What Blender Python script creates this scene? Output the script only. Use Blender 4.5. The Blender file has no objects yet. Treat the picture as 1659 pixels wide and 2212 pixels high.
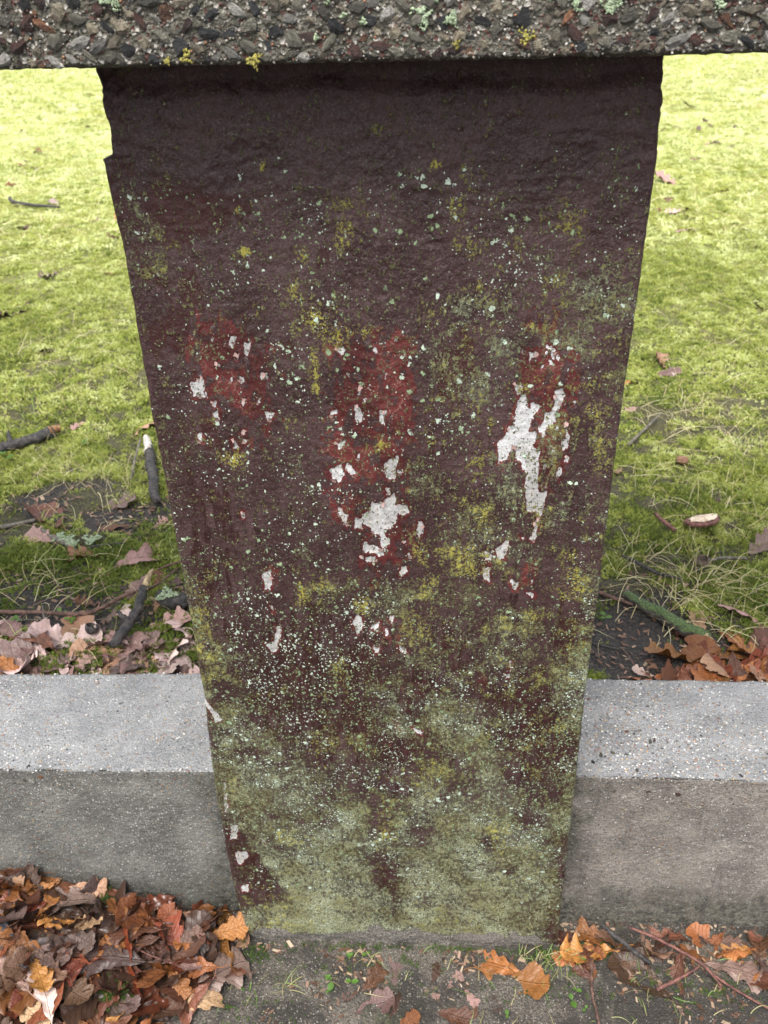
import bpy, bmesh, math, random
import numpy as np
from mathutils import Vector, Matrix, Euler
random.seed(7); RNG = np.random.default_rng(7)
SC = bpy.context.scene
COL = SC.collection

# ------------------------------------------------------------------ camera
cam_d = bpy.data.cameras.new('camera'); cam = bpy.data.objects.new('camera', cam_d); COL.objects.link(cam)
SC.camera = cam
def cam_matrix(th, ps, ro, loc):
    f = Vector((math.sin(ps)*math.cos(th), math.cos(ps)*math.cos(th), -math.sin(th)))
    r = Vector((math.cos(ps), -math.sin(ps), 0)); u = r.cross(f)
    r2 = math.cos(ro)*r + math.sin(ro)*u; u2 = -math.sin(ro)*r + math.cos(ro)*u
    m = Matrix((r2, u2, -f)).transposed().to_4x4(); m.translation = loc
    return m
cam.matrix_world = cam_matrix(math.radians(32), math.radians(-3.18), math.radians(-1.555), (0, 0, 1.0))
cam_d.sensor_fit = 'HORIZONTAL'; cam_d.sensor_width = 36.0; cam_d.lens = 36.0*851/768
cam_d.clip_start = 0.02; cam_d.clip_end = 400
cam_d.dof.use_dof = True; cam_d.dof.focus_distance = 0.70; cam_d.dof.aperture_fstop = 20

# ------------------------------------------------------------------ world, sun, exposure
SUN_EL, SUN_AZ = 64.0, 195.0           # azimuth measured from +Y (behind the pillar) towards +X
world = bpy.data.worlds.new("World"); SC.world = world; world.use_nodes = True
wn = world.node_tree.nodes; wl = world.node_tree.links; wn.clear()
wo = wn.new('ShaderNodeOutputWorld'); wb = wn.new('ShaderNodeBackground'); ws = wn.new('ShaderNodeTexSky'); wh = wn.new('ShaderNodeHueSaturation')
ws.sky_type = 'NISHITA'; ws.sun_disc = False; ws.sun_elevation = math.radians(SUN_EL); ws.sun_rotation = math.radians(SUN_AZ)
ws.dust_density = 4.0; ws.air_density = 1.0
wh.inputs['Saturation'].default_value = 0.30; wb.inputs['Strength'].default_value = 0.15
wl.new(ws.outputs[0], wh.inputs['Color']); wl.new(wh.outputs[0], wb.inputs['Color']); wl.new(wb.outputs[0], wo.inputs['Surface'])
sun_d = bpy.data.lights.new('sun', 'SUN'); sun_d.energy = 1.5; sun_d.angle = math.radians(30); sun_d.color = (1, 0.97, 0.92)
sun = bpy.data.objects.new('sun', sun_d); COL.objects.link(sun)
el, az = math.radians(SUN_EL), math.radians(SUN_AZ)
sdir = Vector((math.sin(az)*math.cos(el), math.cos(az)*math.cos(el), math.sin(el)))
sun.rotation_euler = sdir.to_track_quat('Z', 'Y').to_euler(); sun.location = sdir*20
SC.view_settings.view_transform = 'Standard'; SC.view_settings.look = 'None'
SC.view_settings.gamma = 1.0; SC.view_settings.use_curve_mapping = False
SC.view_settings.exposure = 1.42

# ------------------------------------------------------------------ numpy noise
def _hash(ix, iy, seed):
    h = (ix.astype(np.int64)*374761393 + iy.astype(np.int64)*668265263 + seed*1442695041) & 0xffffffff
    h = ((h ^ (h >> 13))*1274126177) & 0xffffffff
    return ((h ^ (h >> 16)) & 0xffffff)/float(0xffffff)
def vnoise(x, y, seed=0):
    x = np.asarray(x, float); y = np.asarray(y, float)
    ix = np.floor(x); iy = np.floor(y); fx = x-ix; fy = y-iy
    ux = fx*fx*fx*(fx*(fx*6-15)+10); uy = fy*fy*fy*(fy*(fy*6-15)+10)
    a = _hash(ix, iy, seed); b = _hash(ix+1, iy, seed); c = _hash(ix, iy+1, seed); d = _hash(ix+1, iy+1, seed)
    return (a*(1-ux)+b*ux)*(1-uy) + (c*(1-ux)+d*ux)*uy
def fbm(x, y, seed=0, octv=4, rough=0.5):
    s = 0; a = 1; t = 0
    for o in range(octv):
        s = s + a*(vnoise(x*2**o + 17.3*o, y*2**o - 9.1*o, seed+o*13)-0.5); t += a; a *= rough
    return s/t*2.0
def sstep(x, a, b):
    t = np.clip((x-a)/(b-a), 0, 1); return t*t*(3-2*t)

# ------------------------------------------------------------------ mesh helpers
def mesh_np(name, verts, faces, smooth=False):
    """faces: (n,3) or (n,4) array"""
    me = bpy.data.meshes.new(name); v = np.asarray(verts, np.float32); f = np.asarray(faces, np.int32); k = f.shape[1]
    me.vertices.add(len(v)); me.vertices.foreach_set('co', v.ravel())
    me.loops.add(f.size); me.loops.foreach_set('vertex_index', f.ravel())
    me.polygons.add(len(f)); me.polygons.foreach_set('loop_start', np.arange(0, f.size, k, dtype=np.int32))
    me.polygons.foreach_set('loop_total', np.full(len(f), k, np.int32))
    if smooth: me.polygons.foreach_set('use_smooth', np.ones(len(f), bool))
    me.update(calc_edges=True); me.validate()
    return me
def grid_faces(nu, nv, wrap_u=False):
    """vertex index = j*nu + i ; i along u, j along v"""
    iu = np.arange(nu if wrap_u else nu-1); jv = np.arange(nv-1)
    I, J = np.meshgrid(iu, jv); I = I.ravel(); J = J.ravel(); I2 = (I+1) % nu
    return np.stack([J*nu+I, J*nu+I2, (J+1)*nu+I2, (J+1)*nu+I], 1)
def fattr(me, name, arr):
    a = me.attributes.new(name, 'FLOAT', 'POINT'); a.data.foreach_set('value', np.asarray(arr, np.float32))
def link(name, me, mat=None, parent=None, **props):
    o = bpy.data.objects.new(name, me); COL.objects.link(o)
    if mat is not None and me is not None and not me.materials: me.materials.append(mat)
    if parent is not None: o.parent = parent
    for k, v in props.items(): o[k] = v
    return o
def empty(name, loc=(0, 0, 0), **props):
    o = link(name, None, None, None, **props); o.location = loc; o.empty_display_size = 0.02
    return o

# ------------------------------------------------------------------ node helpers
class NT:
    def __init__(s, name):
        s.m = bpy.data.materials.new(name); s.m.use_nodes = True; s.t = s.m.node_tree; s.t.nodes.clear()
        s.out = s.t.nodes.new('ShaderNodeOutputMaterial'); s.b = s.t.nodes.new('ShaderNodeBsdfPrincipled')
        s.t.links.new(s.b.outputs[0], s.out.inputs['Surface'])
        s.tc = s.t.nodes.new('ShaderNodeTexCoord')
    def put(s, sock, v):
        if isinstance(v, bpy.types.NodeSocket): s.t.links.new(v, sock)
        elif v is not None:
            if isinstance(v, (tuple, list)) and len(v) == 3 and sock.type == 'RGBA': v = (*v, 1)
            sock.default_value = v
    def math(s, op, a, b=None, c=None, clamp=False):
        n = s.t.nodes.new('ShaderNodeMath'); n.operation = op; n.use_clamp = clamp
        for i, v in enumerate((a, b, c)):
            if v is not None: s.put(n.inputs[i], v)
        return n.outputs[0]
    def add(s, a, b): return s.math('ADD', a, b)
    def mul(s, a, b): return s.math('MULTIPLY', a, b)
    def sub(s, a, b): return s.math('SUBTRACT', a, b)
    def step(s, v, lo, hi):
        n = s.t.nodes.new('ShaderNodeMapRange'); n.interpolation_type = 'SMOOTHSTEP'
        s.put(n.inputs['Value'], v); s.put(n.inputs['From Min'], lo); s.put(n.inputs['From Max'], hi)
        return n.outputs[0]
    def rng(s, v, a, b, c, d):
        n = s.t.nodes.new('ShaderNodeMapRange'); s.put(n.inputs['Value'], v)
        for k, x in zip(('From Min', 'From Max', 'To Min', 'To Max'), (a, b, c, d)): s.put(n.inputs[k], x)
        return n.outputs[0]
    def mix(s, f, a, b, mode='MIX'):
        n = s.t.nodes.new('ShaderNodeMix'); n.data_type = 'RGBA'; n.blend_type = mode
        s.put(n.inputs[0], f); s.put(n.inputs[6], a); s.put(n.inputs[7], b); return n.outputs[2]
    def mapv(s, scale, vec=None, loc=(0, 0, 0)):
        n = s.t.nodes.new('ShaderNodeMapping'); s.put(n.inputs['Vector'], vec or s.tc.outputs['Object'])
        n.inputs['Scale'].default_value = scale; n.inputs['Location'].default_value = loc; return n.outputs[0]
    def noise(s, scale, detail=4, rough=0.5, vec=None, dist=0.0, col=False):
        n = s.t.nodes.new('ShaderNodeTexNoise'); s.put(n.inputs['Vector'], vec or s.tc.outputs['Object'])
        n.inputs['Scale'].default_value = scale; n.inputs['Detail'].default_value = detail
        n.inputs['Roughness'].default_value = rough; n.inputs['Distortion'].default_value = dist
        return n.outputs['Color' if col else 'Fac']
    def voro(s, scale, vec=None, feature='F1', rand=1.0):
        n = s.t.nodes.new('ShaderNodeTexVoronoi'); s.put(n.inputs['Vector'], vec or s.tc.outputs['Object'])
        n.feature = feature; n.inputs['Scale'].default_value = scale; n.inputs['Randomness'].default_value = rand
        return n
    def sep(s, v):
        n = s.t.nodes.new('ShaderNodeSeparateXYZ'); s.put(n.inputs[0], v); return n.outputs
    def attr(s, name):
        n = s.t.nodes.new('ShaderNodeAttribute'); n.attribute_name = name; return n.outputs['Fac']
    def ramp(s, f, stops, interp='LINEAR'):
        n = s.t.nodes.new('ShaderNodeValToRGB'); s.put(n.inputs[0], f); n.color_ramp.interpolation = interp
        e = n.color_ramp.elements
        while len(e) < len(stops): e.new(0.5)
        for i, (p, c) in enumerate(stops): e[i].position = p; e[i].color = (*c, 1)
        return n.outputs[0]
    def warp(s, amount, scale, vec=None, detail=2):
        c = s.noise(scale, detail, 0.5, vec, col=True)
        n = s.t.nodes.new('ShaderNodeVectorMath'); n.operation = 'MULTIPLY_ADD'
        s.put(n.inputs[0], c); n.inputs[1].default_value = (amount,)*3; s.put(n.inputs[2], vec or s.tc.outputs['Object'])
        return n.outputs[0]
    def objrand(s):
        return s.t.nodes.new('ShaderNodeObjectInfo').outputs['Random']
    def bump(s, h, dist, strength=1.0):
        n = s.t.nodes.new('ShaderNodeBump'); s.put(n.inputs['Height'], h); n.inputs['Distance'].default_value = dist
        n.inputs['Strength'].default_value = strength; s.t.links.new(n.outputs[0], s.b.inputs['Normal'])
    def fin(s, col, rough=0.8, spec=None):
        s.put(s.b.inputs['Base Color'], col); s.put(s.b.inputs['Roughness'], rough)
        if spec is not None: s.put(s.b.inputs['Specular IOR Level'], spec)
        return s.m

# ------------------------------------------------------------------ marks on the painted face (0.1 mm, x and z on the pillar face)
WHITE=[[(-1804,7401),(-1761,7414),(-1710,7461),(-1685,7457),(-1695,7359),(-1686,7288),(-1740,7291),(-1768,7318),(-1795,7312)],
[(-1442,7799),(-1393,7792),(-1404,7754),(-1438,7696),(-1461,7690),(-1455,7735)],
[(-1343,7743),(-1294,7747),(-1307,7683),(-1337,7631),(-1351,7650)],
[(-1423,7644),(-1380,7640),(-1408,7609)],
[(-1577,7580),(-1555,7580),(-1565,7536),(-1579,7540)],
[(-1409,7473),(-1372,7466),(-1384,7401),(-1412,7412)],
[(-1489,7453),(-1469,7450),(-1482,7410),(-1494,7413)],
[(-1250,7489),(-1221,7485),(-1182,7431),(-1227,7425),(-1250,7445)],
[(-1653,7267),(-1612,7267),(-1623,7221),(-1652,7228)],
[(-1660,7165),(-1609,7193),(-1608,7094),(-1630,7094)],
[(-1415,7275),(-1381,7268),(-1391,7220),(-1416,7227)],
[(-1296,7275),(-1267,7282),(-1272,7233),(-1295,7233)],
[(-1259,7163),(-1170,7156),(-1180,7121),(-1209,7085),(-1233,7100)],
[(-1450,7000),(-1410,7004),(-1417,6964),(-1446,6961)],
[(-1526,6935),(-1495,6913),(-1487,6831),(-1523,6846)],
[(-1442,6913),(-1409,6920),(-1410,6879),(-1440,6879)],
[(-1796,6986),(-1768,6993),(-1776,6906),(-1799,6898)],
[(-678,7697),(-597,7710),(-626,7630),(-649,7659)],
[(-499,7407),(-481,7394),(-497,7306),(-518,7306)],
[(-425,7394),(-406,7400),(-426,7356)],
[(-539,7216),(-513,7219),(-502,7174),(-471,7139),(-480,7069),(-512,7083),(-543,7119)],
[(-693,7175),(-663,7189),(-670,7140),(-735,7122)],
[(-337,7171),(-298,7174),(-305,7036),(-348,7078)],
[(-709,6889),(-662,6911),(-625,6911),(-631,6882),(-679,6827)],
[(-530,6798),(-507,6798),(-510,6734),(-535,6734)],
[(-755,6658),(-667,6684),(-651,6605),(-688,6536),(-748,6544)],
[(-633,6696),(-594,6689),(-557,6613),(-585,6582),(-635,6651)],
[(-323,6636),(-309,6696),(-209,6786),(-203,6741),(-226,6666),(-239,6552),(-298,6559)],
[(-217,6643),(-171,6628),(-185,6590),(-214,6605)],
[(-313,6482),(-280,6490),(-281,6420),(-311,6420)],
[(-727,6292),(-687,6284),(-668,6236),(-628,6220),(-640,6114),(-673,6130),(-691,6195),(-724,6219)],
[(-518,6212),(-448,6269),(-425,6333),(-337,6333),(-302,6388),(-240,6435),(-235,6333),(-195,6309),(-141,6325),(-128,6253),(-162,6205),(-216,6229),(-239,6131),(-281,6065),(-329,6098),(-324,5999),(-293,5965),(-294,5898),(-361,5898),(-379,6015),(-428,6032),(-447,6081),(-508,6114),(-520,6163),(-526,6065),(-586,6073),(-581,6179),(-526,6183)],
[(-521,5948),(-459,5914),(-390,5889),(-323,5838),(-378,5795),(-462,5820),(-517,5871)],
[(-548,5803),(-519,5803),(-514,5760),(-549,5763)],
[(-506,5777),(-407,5778),(-415,5726),(-493,5729)],
[(-60,6148),(-12,6157),(-5,6067),(-32,5975),(-60,6017)],
[(-186,5949),(-144,5953),(-158,5899)],
[(-152,5839),(-124,5845),(-107,5762),(-145,5765)],
[(-196,5684),(-139,5701),(-146,5640),(-204,5565),(-218,5604)],
[(-1413,5614),(-1346,5632),(-1334,5525),(-1367,5416),(-1409,5434),(-1422,5524)],
[(-1538,6245),(-1511,6238),(-1515,6173),(-1539,6173)],
[(673,7398),(708,7381),(738,7402),(740,7339),(713,7296),(686,7339)],
[(725,7301),(779,7306),(784,7187),(810,7176),(804,7231),(820,7247),(881,7225),(882,7165),(846,7154),(827,7076),(812,7065),(828,6975),(870,6958),(874,6895),(853,6872),(910,6820),(922,6661),(914,6553),(937,6456),(1001,6450),(983,6332),(975,6225),(935,6193),(925,6256),(840,6256),(824,6419),(804,6480),(816,6626),(780,6661),(774,6721),(731,6744),(718,6872),(679,6838),(668,6756),(594,6697),(575,6884),(633,6941),(662,7060),(698,7043),(695,7187),(701,7247)],
[(980,7338),(1037,7359),(1062,7294),(1033,7230),(1007,7131),(985,7031),(904,6975),(880,7031),(918,7054),(925,7164),(979,7175),(997,7251)],
[(1081,7081),(1106,7075),(1108,7003),(1130,6929),(1131,6860),(1088,6826),(1076,6912),(1104,6940)],
[(1108,6779),(1138,6779),(1130,6703),(1109,6709)],
[(1066,6673),(1102,6673),(1103,6602),(1076,6553),(1063,6578)],
[(930,6193),(957,6186),(965,6116),(942,6024),(920,5945),(879,5985),(908,6037),(912,6141)],
[(892,7716),(921,7705),(965,7640),(960,7589),(935,7594),(931,7650),(900,7680)],
[(768,7656),(836,7635),(834,7594),(795,7605),(779,7569)],
[(854,7517),(876,7553),(891,7543),(870,7501)],
[(600,5877),(663,5937),(732,5984),(715,5891),(694,5776),(617,5762)],
[(509,5679),(570,5686),(566,5518),(526,5532),(510,5602)],
[(513,5850),(553,5836),(582,5796),(557,5741),(523,5755)],
[(750,5569),(790,5548),(830,5535),(822,5478),(797,5435)],
[(894,5422),(963,5401),(950,5350)],
[(925,5556),(954,5543),(945,5500)],
[(802,6004),(850,6011),(836,5978)],
[(-317,5137),(-264,5164),(-287,5044)],
[(-351,5002),(-324,5003),(-326,4907),(-353,4920)],
[(791,4599),(818,4614),(813,4514),(796,4513)],
[(767,4455),(810,4456),(803,4383),(764,4391)],
[(-116,3738),(-25,3707),(-14,3627),(-71,3658)],
[(-238,4797),(-164,4770),(-154,4714),(-218,4727)],
[(-1407,5259),(-1367,5233),(-1354,5153)],
[(-1345,5019),(-1305,4992),(-1362,4712),(-1408,4683),(-1473,4796),(-1384,4825)],
[(-607,5161),(-566,5135),(-549,5027),(-606,4917),(-653,5053)],
[(-486,5001),(-400,5083),(-424,4947)],
[(-461,4780),(-408,4767),(-420,4696),(-453,4696)],
[(-2114,1726),(-1994,1750),(-1963,1670),(-2025,1585),(-2075,1500),(-2116,1602)],
[(-2118,1112),(-2018,1160),(-2033,1028),(-2120,980)],
[(-2095,2224),(-2022,2188),(-2058,1990),(-2153,1947)],
[(-1824,1997),(-1736,1980),(-1746,1880)],
[(-1723,1428),(-1618,1410),(-1677,1344)],
[(-2113,2894),(-2076,2894),(-2105,2453),(-2148,2414)],
[(-2167,4108),(-2125,4078),(-2000,3797),(-2074,3763)]]
RED=[(-1460,7549,265,312,1),(-1310,7124,165,236,0.7),(-1543,7734,174,144,0.5),(-659,6668,150,373,0.9),(-449,7316,284,410,1),(-199,7429,123,402,1),(-241,7000,163,392,1),(-576,7654,173,180,0.6),(-160,7724,102,177,0.7),(-358,6710,260,209,0.8),(-258,6042,196,365,0.9),(-678,6271,116,180,0.8),(-467,5606,121,245,0.5),(873,7535,171,287,1),(1099,7309,76,442,0.9),(967,6997,143,465,1),(722,7195,88,192,0.6),(633,6876,50,241,0.6),(882,7857,200,172,0.5),(830,6047,46,55,0.6),(900,5566,140,172,0.6),(-1344,5599,82,249,0.6),(-1329,5078,85,267,0.4),(-278,4872,85,324,0.6),(-292,4055,180,477,0.35),(560,4545,60,392,0.6),(-861,8901,47,43,0.5),(-147,8919,62,43,0.5),(-1567,8792,191,60,0.35),(-2621,6358,40,137,0)]
MAROON=[(-1960,8737,240,301,1),(-1639,8733,351,180,0.9),(-1962,8158,135,201,0.6),(-1969,7809,192,179,1),(-1619,8188,235,167,0.6),(220,7502,138,325,0.8),(44,7864,202,206,0.3),(-1077,6132,235,363,0.2),(-1691,6269,98,861,0.6),(-1895,6493,97,516,0.8),(-1946,6922,75,483,0.7),(-1346,6581,95,172,0.3),(51,6710,111,488,0.5),(-1401,4280,581,525,0.8),(-925,4752,302,648,0.5),(-513,4173,312,696,0.9),(-68,3809,363,551,1),(-1533,4744,261,442,0.6),(360,4769,255,327,0.6),(1051,3956,399,481,1),(1270,3448,319,387,1),(1284,4836,125,324,0.7),(-1975,2818,139,1026,1),(-1899,1907,208,699,1),(-983,3791,413,375,0.7),(-339,1299,158,579,0.7),(1471,934,211,598,0.7),(-526,206,504,284,0.5),(1463,2547,72,841,1),(-1913,5794,122,570,0.7),(-577,8342,196,191,0.2)]
YELLOW=[(-1536,6753,94,68,1),(-802,7906,136,156,0.7),(-939,8114,50,50,0.6),(-853,8377,49,64,0.7),(-1237,7997,58,69,0.5),(-829,7508,39,155,0.9),(-432,7815,58,53,0.6),(-623,7745,51,72,0.5),(-465,8686,158,120,0.35),(-569,8501,96,125,0.4),(258,8706,156,177,0.4),(313,8912,77,72,0.35),(68,8959,37,26,1.3),(-1259,8411,33,29,1.3),(-1083,8963,25,23,1.2),(-1292,8691,29,21,1.2),(1020,8512,173,138,0.5),(651,8375,64,127,0.45),(417,7791,74,139,0.5),(296,7236,134,134,0.6),(267,8332,162,190,0.35),(31,6918,51,121,0.7),(-336,6857,48,74,0.9),(420,6710,118,117,0.6),(475,6229,122,201,0.7),(174,5855,166,71,0.8),(396,5701,151,155,0.85),(-31,5829,39,87,1),(38,5458,89,151,0.7),(-65,4984,151,225,0.8),(-903,5451,102,152,0.7),(-1097,5346,46,195,0.7),(-553,5257,75,114,0.8),(1009,5156,115,95,0.9),(1330,5443,140,126,0.85),(1245,5716,71,168,0.6),(1363,6095,69,159,0.6),(1377,6667,80,188,0.6),(1289,7784,74,104,0.4),(1192,7422,52,111,0.5),(1329,7115,123,232,0.5),(-2026,5125,107,293,0.7),(-2045,4507,111,290,0.7),(-790,4438,97,220,0.6),(-837,3502,303,164,0.65),(25,3115,213,272,0.7),(-1503,2000,165,196,0.7),(-424,2189,120,489,0.8),(277,2211,100,152,0.7),(803,2150,109,228,0.8),(-1841,8486,132,220,0.4),(-1806,8290,67,66,0.4),(-1841,3965,78,106,0.5),(361,527,491,407,0.5),(-1737,532,335,457,0.5),(1060,1600,306,479,0.4),(-1152,1008,432,516,0.3),(771,4195,88,237,0.5),(-1245,3976,45,62,0.5),(-2016,2889,99,214,0.5),(-1129,8725,38,91,0.4),(946,7891,100,204,0.3),(949,6997,36,80,0.0)]
GREEN=[(-1863,8549,196,250,0.45),(899,8062,294,359,0.4),(1308,8190,129,505,0.4),(1412,7308,103,720,0.45),(1457,6277,113,641,0.4),(1456,4783,92,840,0.7),(1506,3840,71,663,0.8),(309,4187,97,636,0.95),(392,3561,229,506,0.7),(-65,4984,210,371,0.4),(-889,5348,166,255,0.35),(-1431,5748,122,98,0.3),(-1022,5800,60,96,0.4),(-2102,4737,176,866,0.5),(-1788,4028,183,427,0.4),(-855,4466,88,343,0.35),(-423,2266,1685,942,0.8),(-1041,2842,970,756,0.7),(791,2890,664,808,0.65),(-289,1129,1740,1065,1),(-1418,1762,468,1218,0.6),(439,1742,1015,1208,0.8),(1075,1351,465,960,0.6),(-523,302,1548,464,0.8),(-1699,3109,242,410,0.7),(-2077,4269,136,357,0.5),(598,5152,83,209,0.3),(-110,4535,130,171,0.3),(-2009,8645,97,185,0.2),(-996,7621,210,288,0.12),(-544,8341,973,554,0.12),(1007,7571,272,321,0.3),(-2067,7324,29,564,0.35),(-2101,6035,41,552,0.35),(-270,5353,329,304,0.2),(465,5411,203,201,0.2)]
MINT=[(-1148,8540,388,277,0.6),(-928,8843,500,175,0.25),(-1527,8852,253,234,0.3),(-649,8211,658,416,0.35),(-751,7619,208,391,0.4),(-55,8588,379,300,0.25),(820,8668,371,236,0.35),(768,8063,360,295,0.6),(1324,8058,162,391,0.4),(143,8001,498,268,0.3),(-1182,6711,450,250,0.15),(-1426,5797,242,242,0.45),(266,6999,90,139,0.7),(-1734,4512,399,728,0.6),(-1445,3782,600,678,0.75),(-1221,4282,446,691,0.5),(-686,4291,354,741,0.35),(151,4481,346,341,0.3),(385,3818,271,370,0.7),(-440,3543,417,632,0.35),(1168,3577,363,625,0.7),(1325,2761,285,689,0.85),(590,3163,375,402,0.6),(-215,2935,288,278,0.5),(-943,2845,776,622,0.5),(75,2655,437,427,0.5),(-1493,3252,335,402,0.6),(-479,6451,152,109,0.3),(-519,5299,249,256,0.3),(755,6000,155,139,0.15),(1442,4500,128,663,0.6),(-2121,5492,167,305,0.4),(-1315,5239,252,412,0.4),(357,6364,566,833,0.12),(-1136,1270,797,822,0.35),(181,1895,759,907,0.4),(-1883,8225,201,392,0.25),(-57,8205,1942,1050,0.15),(-892,5295,2052,2217,0.16),(-176,9006,456,168,0.2),(-323,4760,428,541,0.3),(1323,2166,246,595,0.5)]

PX0, PX1 = -0.2145, 0.1515            # pillar sides
PY0, PY1 = 0.600, 0.832               # pillar front and back
PZT = 0.9625
OUT_L = [(-.05,-.201),(0.0,-.206),(.012,-.212),(.03,-.2155),(.07,-.2193),(.12,-.2213),(.25,-.221),(.323,-.2191),(.414,-.2142),(.48,-.2137),(.62,-.2138),(.72,-.2146),(.836,-.2132),(.88,-.2151),(.897,-.2152),(.9025,-.2160),(.9042,-.2098),(.9075,-.2092),(.918,-.2088),(.933,-.2095),(.945,-.2087),(.955,-.2108),(.97,-.213)]
OUT_R = [(-.05,.1645),(0,.163),(.085,.1596),(.178,.158),(.262,.1568),(.332,.1557),(.42,.1536),(.547,.1528),(.679,.151),(.788,.1516),(.892,.1518),(.917,.1502),(.930,.1507),(.9386,.1484),(.9464,.1489),(.955,.1478),(.97,.149)]

def make_pillar_material():
    """the large and middle sized variation is in point attributes, the finest grain in the nodes"""
    s = NT('weathered_red_brown_paint'); t = s.tc.outputs['Object']
    A = s.attr
    hf = s.noise(620, 3, 0.7)                       # fine grain
    mf = s.noise(1.0, 3, 0.62, s.mapv((300, 200, 190)))   # chip sized
    hz = s.sub(hf, 0.5); mz = s.sub(mf, 0.5); jit = s.add(s.mul(hz, 0.9), s.mul(mz, 1.3))
    wp = s.warp(0.0030, 330, None, 1)
    tone = A('tone'); streak = A('streak')
    # coats of paint
    plum = s.mix(tone, (0.0330, 0.0142, 0.0145), (0.0560, 0.0285, 0.0285))
    plum = s.mix(s.mul(streak, 0.45), plum, (0.028, 0.0155, 0.014))
    plum = s.mix(s.mul(s.step(hf, 0.53, 0.68), 0.6), plum, (0.115, 0.093, 0.088)); plum = s.mix(s.mul(s.step(hf, 0.47, 0.36), 0.6), plum, (0.014, 0.009, 0.009))
    mar = s.mix(streak, (0.036, 0.0098, 0.0094), (0.0205, 0.0066, 0.0064))
    mmask = s.step(s.add(A('maroon'), s.mul(jit, 0.8)), 0.47, 0.54)
    c = s.mix(mmask, plum, mar)
    chipv = s.voro(125, s.mapv((1.5, 1, 0.8), wp)); cc = s.sep(chipv.outputs['Color'])
    rmask = s.step(s.add(s.add(A('red'), s.mul(jit, 0.8)), s.mul(s.sub(cc[0], 0.5), 0.40)), 0.52, 0.55)
    red = s.mix(tone, (0.050, 0.0105, 0.0100), (0.096, 0.0180, 0.0160)); red = s.mix(s.mul(s.step(mf, 0.5, 0.65), 0.55), red, (0.070, 0.019, 0.018))
    c = s.mix(rmask, c, red)
    cr = s.voro(120, wp, 'DISTANCE_TO_EDGE').outputs['Distance']
    crm = s.mul(s.mul(s.sub(1.0, s.step(cr, 0.0, 0.045)), rmask), s.step(s.add(tone, s.mul(mz, 2.2)), 0.66, 0.85))
    c = s.mix(s.mul(crm, 0.5), c, (0.26, 0.17, 0.13))
    # bare pale render
    wmask = s.step(s.add(A('bare'), s.mul(jit, 2.3)), -0.10, 0.20)
    sm = s.mul(s.mul(s.step(cc[1], 0.84, 0.85), s.sub(1.0, s.step(s.add(chipv.outputs['Distance'], s.mul(mz, .5)), 0.24, 0.28))), s.step(A('red'), 0.50, 0.75))
    wmask = s.math('MAXIMUM', wmask, sm)
    white = s.mix(tone, (0.29, 0.28, 0.27), (0.44, 0.435, 0.43)); white = s.mix(s.mul(s.step(streak, 0.55, 0.8), 0.5), white, (0.33, 0.30, 0.265))
    white = s.mix(s.step(hf, 0.66, 0.70), white, (0.10, 0.04, 0.038))
    c = s.mix(wmask, c, white)
    # algae film, broken up grain by grain
    ga = A('green'); gmask = s.step(s.add(ga, s.mul(jit, 3.3)), 0.46, 0.62)
    gcol = s.mix(A('gtone'), (0.200, 0.202, 0.108), (0.320, 0.345, 0.220)); gcol = s.mix(s.mul(s.step(A('tone'), .45, .75), .35), gcol, (0.24, 0.23, 0.14)); gcol = s.mix(s.step(s.add(hf, s.mul(mz, .6)), 0.45, 0.60), gcol, (0.060, 0.056, 0.027)); gcol = s.mix(s.step(s.sub(hf, s.mul(mz, .5)), 0.42, 0.34), gcol, (0.27, 0.29, 0.21))
    c = s.mix(gmask, c, gcol)
    dmask = s.mul(s.step(s.add(s.mul(ga, 1.0), s.mul(hz, 2.4)), 0.30, 0.52), s.rng(ga, .35, .75, 0.65, 0.15))
    c = s.mix(dmask, c, s.mix(A('gtone'), (0.120, 0.118, 0.045), (0.125, 0.140, 0.085)))
    # yellow crust: granules
    yv = s.voro(520, wp); ya = A('yellow')
    ysum = s.add(ya, s.mul(jit, 1.0)); ygr = s.sub(1.0, s.step(yv.outputs['Distance'], 0.36, 0.55))
    ymask = s.mul(s.step(ysum, 0.26, 0.50), s.math('MAXIMUM', ygr, s.step(ysum, 0.70, 0.95)))
    c = s.mix(s.mul(ymask, 0.95), c, s.mix(s.step(s.add(ya, mz), 0.35, 0.95), (0.125, 0.113, 0.034), (0.265, 0.240, 0.046)))
    # mint crust spots
    def spots(scale, k, r0, r1):
        v = s.voro(scale, wp); q = s.sep(v.outputs['Color'])
        on = s.step(s.sub(s.mul(A('mint'), k), q[0]), 0.0, 0.01); wob = s.mul(s.add(mz, s.mul(hz, .8)), .9)
        return s.mul(on, s.sub(1.0, s.step(s.add(s.sub(v.outputs['Distance'], s.rng(s.mul(q[1], q[1]), 0, 1, r0, r1)), wob), -0.04, 0.05)))
    m1 = spots(185, 0.85, 0.06, 0.46); m2 = spots(430, 0.66, 0.10, 0.40)
    mm = s.math('MAXIMUM', m1, m2)
    mcol = s.mix(s.step(A('gtone'), 0.35, 0.65), (0.19, 0.25, 0.14), (0.40, 0.47, 0.38)); mcol = s.mix(s.mul(s.step(hf, .5, .65), .4), mcol, (0.20, 0.26, 0.15))
    c = s.mix(mm, c, mcol)
    foot = s.step(s.add(A('foot'), s.mul(hz, 0.8)), 0.45, 0.60)
    c = s.mix(foot, c, s.mix(s.step(hf, 0.42, 0.60), (0.22, 0.20, 0.175), (0.045, 0.041, 0.035)))
    lich = s.math('MAXIMUM', gmask, s.math('MAXIMUM', ymask, mm))
    rough = s.mix(lich, s.mix(wmask, s.rng(tone, 0, 1, 0.33, 0.50), (0.8,)*3), (0.95,)*3)
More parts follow.
